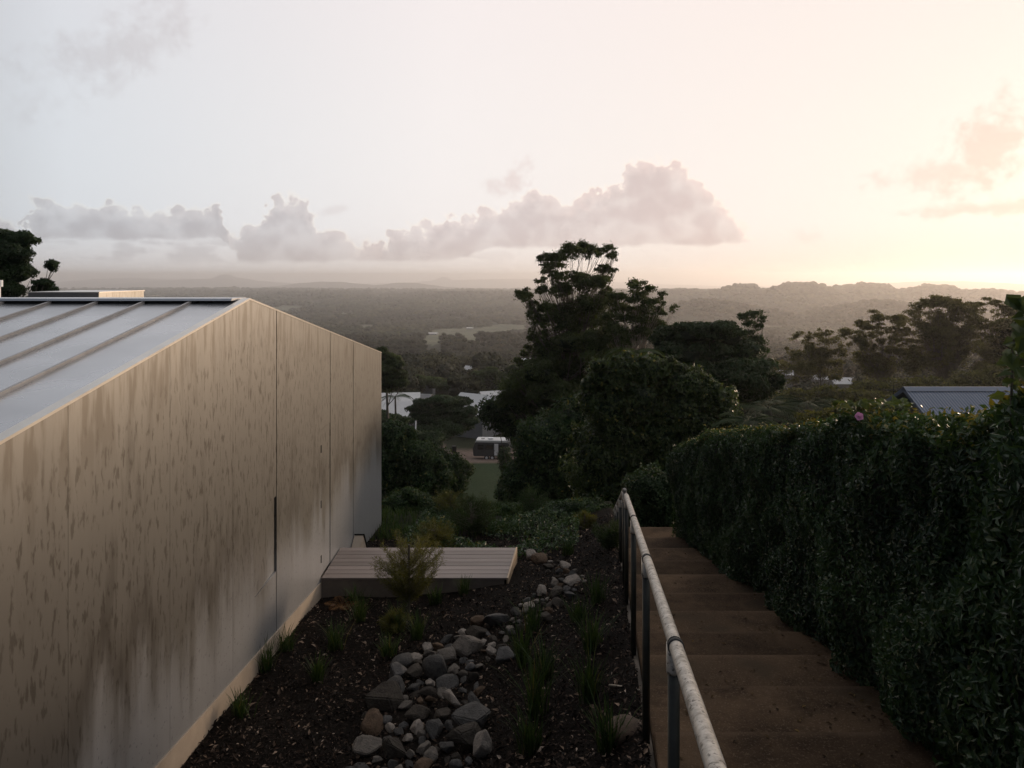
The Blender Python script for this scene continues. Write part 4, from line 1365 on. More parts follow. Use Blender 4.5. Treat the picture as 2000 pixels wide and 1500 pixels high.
# ------------------------------------------------------------------ far forest, one mass
def forest_template(kind, seed):
    global rng
    keep = rng
    rng = np.random.default_rng(seed)
    mb_ = MB()
    if kind == 'leafy':
        for k in range(9):
            c = np.array([rng.uniform(-.32, .32), rng.uniform(-.32, .32), rng.uniform(.35, .85)])
            r_ = np.array([.24, .24, .17]) * rng.uniform(.8, 1.25)
            p, D = ellipsoid_pts(70, c, r_, .6, .6)
            v, f, a = leaf_quads(p, D + np.array([0, 0, .4]), .085, .6, .2, False, .6, np.clip(rng.uniform(0, .5) + rng.uniform(0, .5, 70), 0, 1))
            mb_.add(v, f, a)
            v, f = blob(c, r_ * .75, 1, .5, seed + k)  # dark inner core added against light leaks
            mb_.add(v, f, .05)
        mb_.tube([(0, 0, -.15), (0, 0, .5)], [.03, .015], 5)
    else:
        for k in range(12):
            c = np.array([rng.uniform(-1, 1), rng.uniform(-1, 1), rng.uniform(.1, .40)])
            r_ = np.array([.42, .42, .36]) * rng.uniform(.6, 1.2)
            v, f = blob(c, r_, 2, .7, seed * 7 + k, 2.6)
            mb_.add(v, f, rng.uniform(0, 1))
    me_ = mb_.mesh('forest_template')
    me_.materials.append(M['forest'])
    ob_ = bpy.data.objects.new('forest_template', me_)
    rng = keep
    return ob_


m, t, b = newmat('forest_canopy')
a = t.node('ShaderNodeAttribute', attribute_name='v').outputs['Fac']
rnd = t.node('ShaderNodeObjectInfo').outputs['Random']
c = t.mix(a, (0.018, 0.021, 0.012), (0.052, 0.055, 0.028))
c = t.mix(1.0, c, t.ramp(rnd, [(0, (0.6, 0.65, 0.6)), (0.6, (1.1, 1.1, 1.0)), (1, (1.7, 1.5, 1.1))]), 'MULTIPLY')
t.l.new(c, b.inputs['Base Color'])
b.inputs['Roughness'].default_value = 0.8
b.inputs['Specular IOR Level'].default_value = 0.15
M['forest'] = m
# small buildings in the valley: keep the trees off them and out of the line in front of them
VALLEY = [(838, 741, 240, 3.4, 'tiny white roof left of centre among the nearer valley trees'), (900, 741, 250, 4.2, 'small pale roof above the bright white roof'),
          (922, 718, 330, 6.0, 'white roofed house among trees below the pale field'), (1031, 703, 380, 6.5, 'white roofed house at the left edge of the tall gum'),
          (988, 706, 390, 3.6, 'small cream house left of the tall gum'), (1533, 727, 200, 3.6, 'pale roofed house left of the smallest right hand gum'),
          (1645, 741, 190, 5.2, 'long white roofed house between two right hand gums'), (1600, 736, 200, 3.5, 'small pale shed behind the smallest right hand gum'),
          (1747, 748, 170, 3.0, 'small white roof at the foot of the slender gum'), (1774, 747, 175, 2.6, 'smallest white roof beside the largest right hand gum'),
          (846, 654, 900, 14, 'long pale farm shed at the left end of the field'), (918, 643, 1150, 12, 'pale farmhouse at the top edge of the field')]
N_ = 26000
fa = rng.uniform(R(-42), R(43), N_)
fr_ = np.exp(rng.uniform(math.log(118), math.log(6500), N_))
fx_, fy_ = fr_ * np.sin(fa), fr_ * np.cos(fa)
fz_ = T(fx_, fy_)
ppx, ppy = 1000 + F * fx_ / fy_, HZ - F * fz_ / fy_
ok = ~field_mask(fx_, fy_, fz_, 1.05)
for (cx_, cy_, D_, w_, _) in VALLEY:
    gx_ = (cx_ - 1000) / F * D_
    hit = (np.abs(fx_ / fy_ - gx_ / D_) * D_ < w_ * .8 + 3) & (fy_ < D_ + 10) & (fy_ > D_ * .62)
    ok &= ~hit
ok &= ~((fy_ < 152) & (fx_ > -32) & (fx_ < 16))
# clearings and woods
cle = np.sin(fx_ * .006 + 2) * np.sin(fy_ * .0045 + fx_ * .002) + .5 * np.sin(fx_ * .019 - fy_ * .011)
thin = (cle > 0.75) & (fr_ > 500) & (rng.uniform(size=N_) < .75)
ok &= ~thin
fx_, fy_, fz_, fr_ = fx_[ok], fy_[ok], fz_[ok], fr_[ok]
near_ = fr_ < 1000
sc_ = np.where(near_, rng.uniform(7, 15, len(fr_)) * np.clip(fr_ / 260, .62, 1.0), np.clip(fr_ * .0085, 12, 42) * rng.uniform(.7, 1.3, len(fr_)))


def forest(name, label, mask, kinds, sink):
    V = np.stack([fx_[mask], fy_[mask], fz_[mask] - sink * sc_[mask]], 1)
    n = len(V)
    me_ = bpy.data.meshes.new(name)
    me_.vertices.add(n)
    me_.vertices.foreach_set('co', V.astype(np.float32).ravel())
    me_.attributes.new('sc', 'FLOAT', 'POINT').data.foreach_set('value', sc_[mask].astype(np.float32))
    me_.attributes.new('rz', 'FLOAT', 'POINT').data.foreach_set('value', rng.uniform(0, 6.28, n).astype(np.float32))
    me_.attributes.new('pick', 'INT', 'POINT').data.foreach_set('value', rng.integers(0, len(kinds), n).astype(np.int32))
    o_ = bpy.data.objects.new(name, me_)
    COL.objects.link(o_)
    tag(o_, label, 'forest', kind='stuff')
    ng = bpy.data.node_groups.new(name, 'GeometryNodeTree')
    ng.interface.new_socket('Geometry', in_out='INPUT', socket_type='NodeSocketGeometry')
    ng.interface.new_socket('Geometry', in_out='OUTPUT', socket_type='NodeSocketGeometry')
    nn, ll = ng.nodes, ng.links
    gi, go = nn.new('NodeGroupInput'), nn.new('NodeGroupOutput')
    g2i = nn.new('GeometryNodeGeometryToInstance')
    for kk in kinds[::-1]:
        oi = nn.new('GeometryNodeObjectInfo')
        oi.inputs['Object'].default_value = kk
        ll.new(oi.outputs['Geometry'], g2i.inputs[0])
    iop = nn.new('GeometryNodeInstanceOnPoints')
    iop.inputs['Pick Instance'].default_value = True

    def attr(nm, typ):
        q = nn.new('GeometryNodeInputNamedAttribute')
        q.data_type = typ
        q.inputs[0].default_value = nm
        return q.outputs[0]
    cx = nn.new('ShaderNodeCombineXYZ')
    ll.new(attr('rz', 'FLOAT'), cx.inputs[2])
    m2p = nn.new('GeometryNodeMeshToPoints')
    ll.new(gi.outputs[0], m2p.inputs[0])
    ll.new(m2p.outputs[0], iop.inputs['Points'])
    ll.new(g2i.outputs[0], iop.inputs['Instance'])
    ll.new(attr('pick', 'INT'), iop.inputs['Instance Index'])
    ll.new(cx.outputs[0], iop.inputs['Rotation'])
    ll.new(attr('sc', 'FLOAT'), iop.inputs['Scale'])
    ll.new(iop.outputs[0], go.inputs[0])
    md = o_.modifiers.new('scatter', 'NODES')
    md.node_group = ng
    return o_


forest('valley_woodland', 'mass of dark green trees filling the nearer valley', near_, [forest_template('leafy', k) for k in range(4)], 0.06)
forest('hillside_forest', 'far hazy forest covering the valley and ridges', ~near_, [forest_template('far', 20 + k) for k in range(4)], 0.12)

# ------------------------------------------------------------------ houses
def gable_house(label, px_, py_, D_, w_, depth_, wall_h, roof_h, rot=0.0, roofmat='whiteroof', wallmat='greywall', name='house', zroof=None, windows=2):
    """px,py: top of the ridge in the photograph at distance D_"""
    c = np.array(P(px_, py_, D_))
    gz0 = min(Tz(c[0], D_), c[2] - wall_h - roof_h)
    root = thing(name, label, 'house', (c[0], D_, gz0))
    root.rotation_euler = (0, 0, rot)
    ev = c[2] - gz0 - roof_h
    def lb(mb_, nm, mat, par=root):
        me_ = mb_.mesh(nm)
        bm = bmesh.new(); bm.from_mesh(me_); bmesh.ops.recalc_face_normals(bm, faces=bm.faces); bm.to_mesh(me_); bm.free()
        return link(nm, me_, mat, par, False, False)
    h2, d2 = w_ / 2, depth_ / 2
    lb(MB().prism([(-d2, -.5), (d2, -.5), (d2, ev), (0, ev + roof_h * .94), (-d2, ev)], 'x', -h2, h2), 'wall', M[wallmat])
    ro = None
    for s in (-1, 1):
        V = []
        for xx in (-h2 - .35, h2 + .35):
            for (yy, zz) in ((s * (d2 + .4), ev - roof_h * .4 / d2), (0, ev + roof_h), (0, ev + roof_h + .12), (s * (d2 + .4), ev + .12 - roof_h * .4 / d2)):
                V.append((xx, yy, zz))
        lb(MB().add(V, [np.array([(0, 1, 2, 3), (4, 7, 6, 5), (0, 4, 5, 1), (1, 5, 6, 2), (2, 6, 7, 3), (3, 7, 4, 0)])]), 'roof_slope', M[roofmat])
    for k in range(windows):
        xx = -h2 + w_ * (k + .5) / windows
        fr0 = lb(MB().box(xx - .5, xx + .5, -d2 - .03, -d2 + .02, ev - 1.5, ev - .5), 'window_frame', M['white'])
        lb(MB().box(xx - .43, xx + .43, -d2 - .045, -d2 - .031, ev - 1.43, ev - .57), 'pane', M['darkglass'], fr0)
    return root


for (cx_, cy_, D_, w_, lb_) in VALLEY:
    if D_ > 800:
        D_ = ground_hit(cx_, cy_, 300, 4000)[1]
        cy_ = HZ - F * (Tz((cx_ - 1000) / F * D_, D_) + 3.6) / D_ + 3
    gable_house(lb_, cx_, cy_ - 3, D_, w_, w_ * .7, 2.4, min(1.4, w_ * .22), rng.uniform(-.4, .4), windows=0 if w_ < 7 else 2)
# white roofs below the garden
gable_house('white roofed house with a stepped upper roof left of the flat topped tree', 781, 768, 128, 6.4, 7.5, 3.0, 1.2, .12, windows=2)
gable_house('lower white gabled wing in front of the stepped white house', 768, 786, 121, 5.2, 7.0, 2.6, 1.7, .2, windows=1)
gable_house('small blue grey roofed shed right of the stepped white house', 822, 770, 131, 3.6, 4.0, 2.4, .9, -.3, 'roofgrey' if 'roofgrey' in M else 'greywall', windows=1)
gable_house('long bright white roofed house right of the flat topped tree', 936, 771, 124, 7.0, 8.5, 2.8, 2.4, -.55, windows=2)
gable_house('narrow white roofed wing ending behind the dark trees', 972, 764, 131, 6.0, 4.6, 2.6, 1.2, .35, windows=1)

# corrugated-roof house beyond the hedge
m, t, b = newmat('blue_grey_corrugated_steel')
g = t.node('ShaderNodeNewGeometry').outputs['Position']
t.l.new(t.mix(t.noise(g, 2.0, 5), (0.080, 0.105, 0.150), (0.115, 0.145, 0.195)), b.inputs['Base Color'])
b.inputs['Metallic'].default_value = 0.3
b.inputs['Roughness'].default_value = 0.4
M['corr'] = m
CY = 18.5
nh = thing('neighbouring_house', 'house with blue grey corrugated gable roof beyond the hedge', 'house', (P(1860, 800, CY)[0], CY, -6.5))
rx0, rx1 = P(1768, 758, CY)[0], P(1768, 758, CY)[0] + 9.0
rz = P(0, 758, CY)[2]
run, fall = 3.3, 1.75
# the ridge runs along x; near slope falls towards the camera
nx_ = int((rx1 - rx0) / 0.019)
xs_ = np.linspace(rx0, rx1, nx_)
wave = 0.010 * np.sin(xs_ / 0.076 * 2 * np.pi)
for s in (-1, 1):
    V = np.concatenate([np.stack([xs_, np.full(nx_, CY + s * .02), rz + wave], 1), np.stack([xs_, np.full(nx_, CY + s * run), rz - fall + wave], 1)])
    k_ = np.arange(nx_ - 1)
    MB().add(V, [np.stack([k_, k_ + 1, k_ + 1 + nx_, k_ + nx_], 1)]).build('roof_sheet', M['corr'], nh, True)
MB().prism([(CY - .16, rz - .055), (CY + .16, rz - .055), (CY + .02, rz + .035), (CY - .02, rz + .035)], 'x', rx0 - .05, rx1 + .05).build('ridge_cap', M['corr'], nh, fix=True)
for s in (-1, 1):
    V = []
    for xx in (rx0 - .05, rx0 - .01):
        for (yy, zz) in ((CY, rz - .09), (CY + s * run, rz - fall - .09), (CY + s * run, rz - fall + .015), (CY, rz + .015)):
            V.append((xx, yy, zz))
    MB().add(V, [BOXF]).build('barge_board', M['corr'], nh, fix=True)
MB().prism([(CY - run + .4, -8.0), (CY + run - .4, -8.0), (CY + run - .4, rz - fall + .12), (CY, rz - .10), (CY - run + .4, rz - fall + .12)], 'x', rx0 + .55, rx1 - .4).build('wall', M['greywall'], nh, fix=True)
MB().tube([(rx0 - .3, CY - run - .04, rz - fall - .02), (rx1 + .1, CY - run - .04, rz - fall - .02)], .06, 8).build('gutter', M['corr'], nh)
an = thing('television_antenna', 'thin television antenna beside the corrugated roof ridge', 'antenna', P(1742, 790, 19))
ac = np.array(P(1738, 762, 19))
MB().tube([(ac[0] + .1, 19, -5.6), (ac[0] + .1, 19, ac[2] + .12)], .012, 6).build('mast', M['black'], an)
mb = MB().tube([(ac[0] - .15, 19, ac[2]), (ac[0] + .32, 19, ac[2])], .008, 5)
mb.build('boom', M['black'], an)
for k in range(6):
    MB().tube([(ac[0] - .12 + k * .08, 18.84, ac[2] + .01), (ac[0] - .12 + k * .08, 19.16, ac[2] + .01)], .005, 4).build('element', M['black'], an)

# ------------------------------------------------------------------ caravan, driveway things
CD = 104.0
cv = P(962, 862, CD)
cgz = Tz(cv[0], CD)
van = thing('caravan', 'white roofed caravan parked at the end of the lawn', 'caravan', (cv[0], CD, cgz))
van.rotation_euler = (0, 0, R(-4))


def vb(mb_, nm, mat, par=van, bev=0.0):
    me_ = mb_.mesh(nm)
    bm = bmesh.new()
    bm.from_mesh(me_)
    bmesh.ops.recalc_face_normals(bm, faces=bm.faces)
    if bev:
        bmesh.ops.bevel(bm, geom=[e for e in bm.edges if e.calc_face_angle(0) > .5], offset=bev, segments=2, affect='EDGES')
    bm.to_mesh(me_)
    bm.free()
    return link(nm, me_, mat, par, False, False)


M['vanbody'] = simple('shaded_caravan_panel', (0.06, 0.062, 0.065), 0.35, 0.08, 2.0)  # body colour darkened for the shade the caravan stands in
ct = (HZ - 857) / F * CD - cgz
vb(MB().prism([(-2.6, .55), (2.55, .55), (2.7, 1.5), (2.3, ct - .14), (-2.3, ct - .14), (-2.7, 1.6)], 'y', -1.1, 1.1), 'body', M['vanbody'], bev=.08)
vb(MB().prism([(-2.42, ct - .34), (2.42, ct - .34), (2.2, ct), (-2.2, ct)], 'y', -1.14, 1.14), 'roof', M['whiteroof'], bev=.06)
for (xa, xb) in ((-2.0, -1.2), (-.9, .2), (1.0, 1.9)):
    w0 = vb(MB().box(xa, xb, -1.15, -1.10, ct - 1.25, ct - .62), 'window', M['black'])
    vb(MB().box(xa + .06, xb - .06, -1.17, -1.152, ct - 1.19, ct - .68), 'pane', M['darkglass'], w0)
dr = vb(MB().box(.35, .92, -1.135, -1.10, .7, ct - .45), 'door', M['white'])
vb(MB().box(.40, .46, -1.16, -1.137, 1.3, 1.42), 'handle', M['black'], dr)
vb(MB().box(-.6, .1, -.4, .4, ct + .002, ct + .16), 'air_conditioner', M['white'], bev=.04)
vb(MB().box(-1.6, -1.1, -.3, .3, ct + .002, ct + .07), 'roof_hatch', M['darkglass'], bev=.02)
for xa in (-.75, .05):
    for yy in (-1.0, .82):
        wh = vb(MB().tube([(xa, yy, .33), (xa, yy + .18, .33)], .33, 18), 'wheel', M['black'])
        vb(MB().tube([(xa, yy - .012, .33), (xa, yy - .002, .33)], .19, 14), 'rim', M['white'], wh)
vb(MB().prism([(2.5, -.3), (3.7, 0), (2.5, .3)], 'z', .45, .55), 'drawbar', M['black'])
bn = P(887, 872, 108)
bin_ = thing('wheelie_bin', 'dark wheelie bin standing on the driveway left of the caravan', 'bin', (bn[0], 108, Tz(bn[0], 108)))
bin_.rotation_euler = (0, 0, .3)
vb(MB().prism([(-.24, .08), (.24, .08), (.30, 1.0), (-.30, 1.0)], 'y', -.28, .28), 'body', M['black'], bin_, .02)
vb(MB().prism([(-.32, 1.0), (.34, 1.0), (.28, 1.09), (-.28, 1.09)], 'y', -.30, .32), 'lid', M['black'], bin_, .01)
for yy in (-.24, .16):
    vb(MB().tube([(-.22, yy, .10), (-.22, yy + .08, .10)], .10, 12), 'wheel', M['black'], bin_)
# street lamp that is on, and a pale pole under the flat topped tree
lp = np.array(P(1034, 759, 44.0))
M['lampglow'] = bpy.data.materials.new('lamp_glow')
M['lampglow'].use_nodes = True
bs = M['lampglow'].node_tree.nodes['Principled BSDF']
bs.inputs['Emission Color'].default_value = (1.0, 0.38, 0.07, 1)
bs.inputs['Emission Strength'].default_value = 2.4
lamp = thing('street_lamp', 'lit orange street lamp glowing among the dark trees', 'street lamp', (lp[0], 44, Tz(lp[0], 44)))
MB().tube([(lp[0] + .25, 44.2, Tz(lp[0], 44) - .2), (lp[0] + .25, 44.2, lp[2] + .15), (lp[0], 43.6, lp[2] + .15)], [.05, .04, .03], 8).build('pole', M['post'], lamp, True)
MB().tube([(lp[0], 43.45, lp[2] + .15), (lp[0], 43.5, lp[2] + .06), (lp[0], 43.5, lp[2] + .03)], [.05, .09, .08], 10).build('hood', M['post'], lamp, True)
v, f = blob((lp[0], 43.5, lp[2] - .02), (.055, .055, .06), 2, 0, 0)
MB().add(v, f).build('bulb', M['lampglow'], lamp, True)
pp = np.array(P(812, 828, 86))
pole = thing('utility_pole', 'short pale pole under the left side of the flat topped tree', 'pole', (pp[0], 86, Tz(pp[0], 86)))
MB().tube([(pp[0] - .1, 86, Tz(pp[0], 86) - .2), (pp[0], 86, pp[2] + .4)], [.10, .08], 10).build('shaft', M['white'], pole, True)
MB().tube([(pp[0], 86, pp[2] + .4), (pp[0], 86, pp[2] + .5)], [.10, .02], 10).build('cap', M['post'], pole, True)

# ------------------------------------------------------------------ garden: stones
m, t, b = newmat('creek_stone')
o_ = t.node('ShaderNodeTexCoord').outputs['Object']
oi = t.node('ShaderNodeObjectInfo')
base_ = t.ramp(oi.outputs['Random'], [(0.0, (0.075, 0.072, 0.068)), (0.25, (0.15, 0.133, 0.114)), (0.42, (0.055, 0.047, 0.038)), (0.62, (0.27, 0.238, 0.206)), (0.76, (0.10, 0.067, 0.044)), (0.86, (0.10, 0.097, 0.094))], 'CONSTANT')
off = t.vm('ADD', o_, t.comb(t.m('MULTIPLY', oi.outputs['Random'], 40.0), 0.0, 0.0))
n = t.noise(off, 2.6, 8, 0.65)
c = t.mix(1.0, base_, t.ramp(n, [(0.25, (0.45, 0.44, 0.43)), (0.5, (1, 1, 1)), (0.75, (1.45, 1.42, 1.36))]), 'MULTIPLY')
c = t.mix(t.m('MULTIPLY', t.smooth(t.noise(off, 9.0, 4, .7), .60, .68), .55), c, (0.09, 0.08, 0.07))
t.l.new(c, b.inputs['Base Color'])
b.inputs['Roughness'].default_value = 0.85
b.inputs['Specular IOR Level'].default_value = 0.2
bp = t.node('ShaderNodeBump')
bp.inputs['Strength'].default_value = 0.6
bp.inputs['Distance'].default_value = 0.05
t.l.new(t.noise(off, 7.0, 7, 0.65), bp.inputs['Height'])
t.l.new(bp.outputs[0], b.inputs['Normal'])
M['stone'] = m


def stone_mesh(seed, angular):
    r_ = random.Random(seed)
    bm = bmesh.new()
    if angular:      # broken rock: hull of scattered points with worn edges
        for _ in range(r_.randint(13, 20)):
            v_ = Vector((r_.gauss(0, 1), r_.gauss(0, 1), r_.gauss(0, 1))).normalized() * r_.uniform(.78, 1.12)
            bm.verts.new(v_)
        res = bmesh.ops.convex_hull(bm, input=bm.verts[:])
        bmesh.ops.delete(bm, geom=list({g_ for g_ in res['geom_interior'] + res['geom_unused'] if isinstance(g_, bmesh.types.BMVert) and g_.is_valid}), context='VERTS')
        bmesh.ops.dissolve_limit(bm, angle_limit=R(16), verts=bm.verts[:], edges=bm.edges[:])
        bmesh.ops.bevel(bm, geom=bm.edges[:], offset=.07, segments=2, affect='EDGES', clamp_overlap=True)
        bmesh.ops.triangulate(bm, faces=bm.faces[:])
        bmesh.ops.subdivide_edges(bm, edges=[e for e in bm.edges if e.calc_length() > .45], cuts=1)
        bmesh.ops.triangulate(bm, faces=bm.faces[:])
    else:
        bmesh.ops.create_icosphere(bm, subdivisions=3, radius=1.0)
    s0 = Vector((seed * 5.3, seed * 1.9, seed * 7.7))
    for v_ in bm.verts:
        k = (mnoise.noise(v_.co * 1.0 + s0) * .30 + mnoise.noise(v_.co * 2.6 + s0) * .10) if not angular else mnoise.noise(v_.co * 3.0 + s0) * .06
        v_.co *= 1 + k
    if not angular:
        for _ in range(3):
            n_ = Vector((r_.gauss(0, 1), r_.gauss(0, 1), r_.gauss(0, 1))).normalized()
            d_ = r_.uniform(.6, .85)
            for v_ in bm.verts:
                q_ = v_.co.dot(n_) - d_
                if q_ > 0:
                    v_.co -= n_ * q_ * .85
    bmesh.ops.recalc_face_normals(bm, faces=bm.faces[:])
    me_ = bpy.data.meshes.new('stone')
    bm.to_mesh(me_)
    bm.free()
    me_.polygons.foreach_set('use_smooth', np.ones(len(me_.polygons), dtype=bool))
    me_.materials.append(M['stone'])
    if angular:
        me_.set_sharp_from_angle(angle=R(24))
    return me_


ROUND = [stone_mesh(k, False) for k in range(6)]
ANG = [stone_mesh(30 + k, True) for k in range(14)]
placed = []


def stone(px_, py_, wpx, hpx, label, group=None, ang=None, flat=1.0, rot=None, sink=.36):
    gx_, gy_, gz0 = ground_hit(px_, py_)
    w_ = wpx / F * gy_ * .5
    h_ = hpx / F * gy_ * .5
    me_ = random.choice(ANG if (ang if ang is not None else random.random() < .86) else ROUND)
    o = bpy.data.objects.new('stone', me_)
    COL.objects.link(o)
    o.location = (gx_, gy_, gz0 + h_ * (1 - sink))
    o.scale = (w_, w_ * random.uniform(.65, 1.0), max(h_ * flat, w_ * .38))
    o.rotation_euler = (random.uniform(-.35, .35), random.uniform(-.35, .35), random.uniform(0, 6.28) if rot is None else rot)
    tag(o, label, 'stone', group)
    placed.append((px_, py_, wpx))
    return o


BIG = [(925, 1418, 84, 50, 'large pale slab stone near the bottom of the creek bed', True), (915, 1462, 90, 56, 'flat topped pale split stone at the bottom right of the creek', True),
       (945, 1478, 50, 60, 'pointed pale wedge stone at the lower right end of the creek', True), (772, 1478, 60, 46, 'rough grey stone cut by the bottom edge of the picture', True),
       (752, 1382, 78, 50, 'broad dark grey boulder at the left of the lower creek', False), (727, 1425, 56, 28, 'smooth tan oval stone at the lower left of the creek', False),
       (851, 1320, 54, 46, 'dark rounded boulder in the middle of the creek', False), (912, 1275, 64, 40, 'flat topped brown stone right of the dark boulder', True),
       (930, 1243, 46, 24, 'brown humped stone on the left bank of the upper creek', False), (968, 1222, 62, 30, 'long split slab with pale top in the upper creek', True),
       (1035, 1200, 40, 30, 'sandy leaning stone at the right of the upper creek', True), (1062, 1215, 52, 22, 'long pale stone lying at the right bank', True),
       (925, 1330, 24, 22, 'small bright cream stone in the middle of the creek', False), (985, 1290, 46, 26, 'rusty edged stone on the right side of the middle creek', True),
       (1085, 1163, 36, 20, 'pale pointed stone at the narrow part of the creek', True), (1118, 1140, 40, 16, 'slanting light stone at the rightmost bend', True),
       (1055, 1098, 34, 18, 'round stone just right of the deck corner', False), (1018, 1072, 24, 9, 'flat stone touching the back corner of the deck', False), (1038, 1090, 26, 16, 'dark stone between the deck and the round stone', False),
       (930, 1375, 40, 26, 'speckled brown stone on the right side of the lower creek', True), (880, 1380, 44, 34, 'brown tilted stone left of the speckled brown one', True),
       (786, 1300, 44, 20, 'pale rounded stone at the left edge of the middle creek', False), (838, 1288, 30, 24, 'upright grey stone beside the shadowed block', False), (872, 1292, 50, 34, 'dark angular block with a pale edge in the middle creek', True)]
for (px_, py_, w_, h_, lb_, an_) in BIG:
    stone(px_, py_, w_ * 1.08, h_ * 1.1, lb_, 'stones of the dry creek bed', an_ or 'round' not in lb_ and 'smooth' not in lb_)
o = stone(1222, 1432, 86, 40, 'big brown boulder half buried beside the handrail post', None, False, sink=.75)
o.data = o.data.copy()
o.data.materials[0] = simple('brown_boulder', (0.075, 0.05, 0.033), .8, .35, 4.0, 0, .3, .5, 9)
# smaller stones filling the bed
bedc = [(790, 1560), (800, 1500), (815, 1440), (835, 1380), (850, 1330), (890, 1285), (935, 1250), (985, 1225), (1040, 1200), (1085, 1160), (1115, 1135), (1090, 1112), (1065, 1098), (1035, 1082)]
bedw = [118, 118, 118, 105, 84, 80, 68, 58, 46, 38, 32, 28, 24, 20]
pyc = [p_[1] for p_ in bedc][::-1]
SHORT = ['pale slab stone', 'flat topped split stone', 'pointed wedge stone', 'rough grey edge stone', 'broad dark grey boulder', 'smooth tan oval stone', 'dark rounded boulder', 'flat topped brown stone',
         'brown humped stone', 'long split slab', 'sandy leaning stone', 'long pale stone', 'bright cream stone', 'rusty edged stone', 'pale pointed stone', 'slanting light stone', 'round stone by the deck',
         'flat stone at the deck corner', 'dark stone by the deck', 'speckled brown stone', 'brown tilted stone', 'pale rounded left edge stone', 'upright grey stone', 'dark angular block']
small = []
cnt = 0
for tries in range(4000):
    py_ = random.uniform(1078, 1550)
    cx_ = np.interp(py_, pyc, [p_[0] for p_ in bedc][::-1])
    wd_ = np.interp(py_, pyc, bedw[::-1])
    px_ = cx_ + random.uniform(-1, 1) * wd_
    sz = np.interp(py_, [1080, 1200, 1350, 1560], [19, 30, 46, 60]) * random.choice([.5, .7, .9, 1.15])
    if any(abs(px_ - q[0]) < (sz + q[2]) * .31 and abs(py_ - q[1]) < (sz + q[2]) * .21 for q in placed):
        continue
    small.append((stone(px_, py_, sz, sz * random.uniform(.45, .75), 'small stone', 'small stones of the dry creek bed', None), px_, py_))
    cnt += 1
    if cnt > 210:
        break
near_of = {}
for (o, px_, py_) in small:
    dd = [math.hypot(px_ - q[0], (py_ - q[1]) * 1.5) for q in BIG]
    k = int(np.argmin(dd))
    a_ = math.degrees(math.atan2(BIG[k][1] - py_, px_ - BIG[k][0])) % 360
    dr_ = ['right of', 'upper right of', 'above', 'upper left of', 'left of', 'lower left of', 'below', 'lower right of'][int(((a_ + 22.5) % 360) // 45)]
    near_of.setdefault((k, dr_), []).append((dd[k], o))
for (k, dr_), lst in near_of.items():
    for n_, (_, o) in enumerate(sorted(lst, key=lambda q: q[0])):
        o['label'] = ['small stone next to, ', 'second small stone out, ', 'third small stone out, ', 'fourth small stone out, ', 'fifth small stone out, ', 'sixth small stone out, '][min(n_, 5)] + dr_ + ' the ' + SHORT[k]

# ------------------------------------------------------------------ garden: mulch, tufts, plants
m, t, b = newmat('bark_mulch')
a = t.node('ShaderNodeAttribute', attribute_name='v').outputs['Fac']
t.l.new(t.ramp(a, [(0, (0.006, 0.0045, 0.0035)), (0.6, (0.018, 0.012, 0.009)), (0.88, (0.055, 0.035, 0.024)), (0.97, (0.24, 0.17, 0.12)), (1.0, (0.42, 0.33, 0.26))]), b.inputs['Base Color'])
b.inputs['Roughness'].default_value = 0.8
b.inputs['Specular IOR Level'].default_value = 0.15
M['mulch'] = m
nm_ = 60000
yy = 3.2 + (13.4 - 3.2) * rng.uniform(0, 1, nm_) ** 1.5
xx = WX + (PXL(yy) - .03 - WX) * rng.uniform(0, 1, nm_)
keep = ~((yy > 9.85) & (yy < 11.1) & (xx < 0.12))
xx, yy = xx[keep], yy[keep]
pts = np.stack([xx, yy, T(xx, yy) + np.abs(rng.normal(.006, .010, len(xx)))], 1)
sz = rng.choice([.018, .028, .045, .07], len(xx), p=[.35, .35, .22, .08])
v, f, a = leaf_quads(pts, np.tile([0, 0, 1.0], (len(xx), 1)), 1.0, .38, 0.0, True, .45, rng.uniform(0, 1, len(xx)))
c5 = np.repeat(pts, 5, axis=0)
v = c5 + (v - c5) * np.repeat(sz, 5)[:, None]
ml = link('mulch', mesh_np('mulch', v, f, {'v': a}), M['mulch'])
tag(ml, 'dark bark mulch with pale chips covering the garden bed', 'mulch', kind='stuff')

TUFTS = [(1020, 1300, .42, 'at the right bank of the middle creek'), (1040, 1235, .34, 'above the right bank near the leaning stone'), (1045, 1400, .46, 'lower right of the creek, tallest one'), (1060, 1330, .36, 'between the creek and the handrail at middle height'),
         (1155, 1270, .34, 'closest to the second handrail post'), (1150, 1370, .36, 'left of the pale fallen stick'), (1185, 1470, .30, 'in front of the big brown boulder'), (1035, 1470, .30, 'at the bottom edge right of the creek'),
         (700, 1215, .34, 'left of the yellow sapling below the deck'), (775, 1235, .34, 'under the yellow sapling'), (815, 1250, .30, 'right below the yellow sapling'), (655, 1270, .32, 'nearest the wall at middle height'),
         (520, 1310, .34, 'hard against the plinth of the wall'), (560, 1270, .26, 'beside the plinth farther along'), (760, 1285, .26, 'just left of the middle creek stones'), (1165, 1180, .30, 'beside the handrail far up the bed'),
         (850, 1180, .26, 'below the right half of the deck'), (690, 1180, .24, 'below the left end of the deck'), (1130, 1215, .26, 'right of the long pale stone'), (1110, 1085, .26, 'behind the rightmost bend of the creek'),
         (905, 1160, .24, 'between the deck front and the upper creek'), (620, 1330, .24, 'low on the left side of the bed'), (470, 1400, .22, 'in the bottom left corner of the bed')]
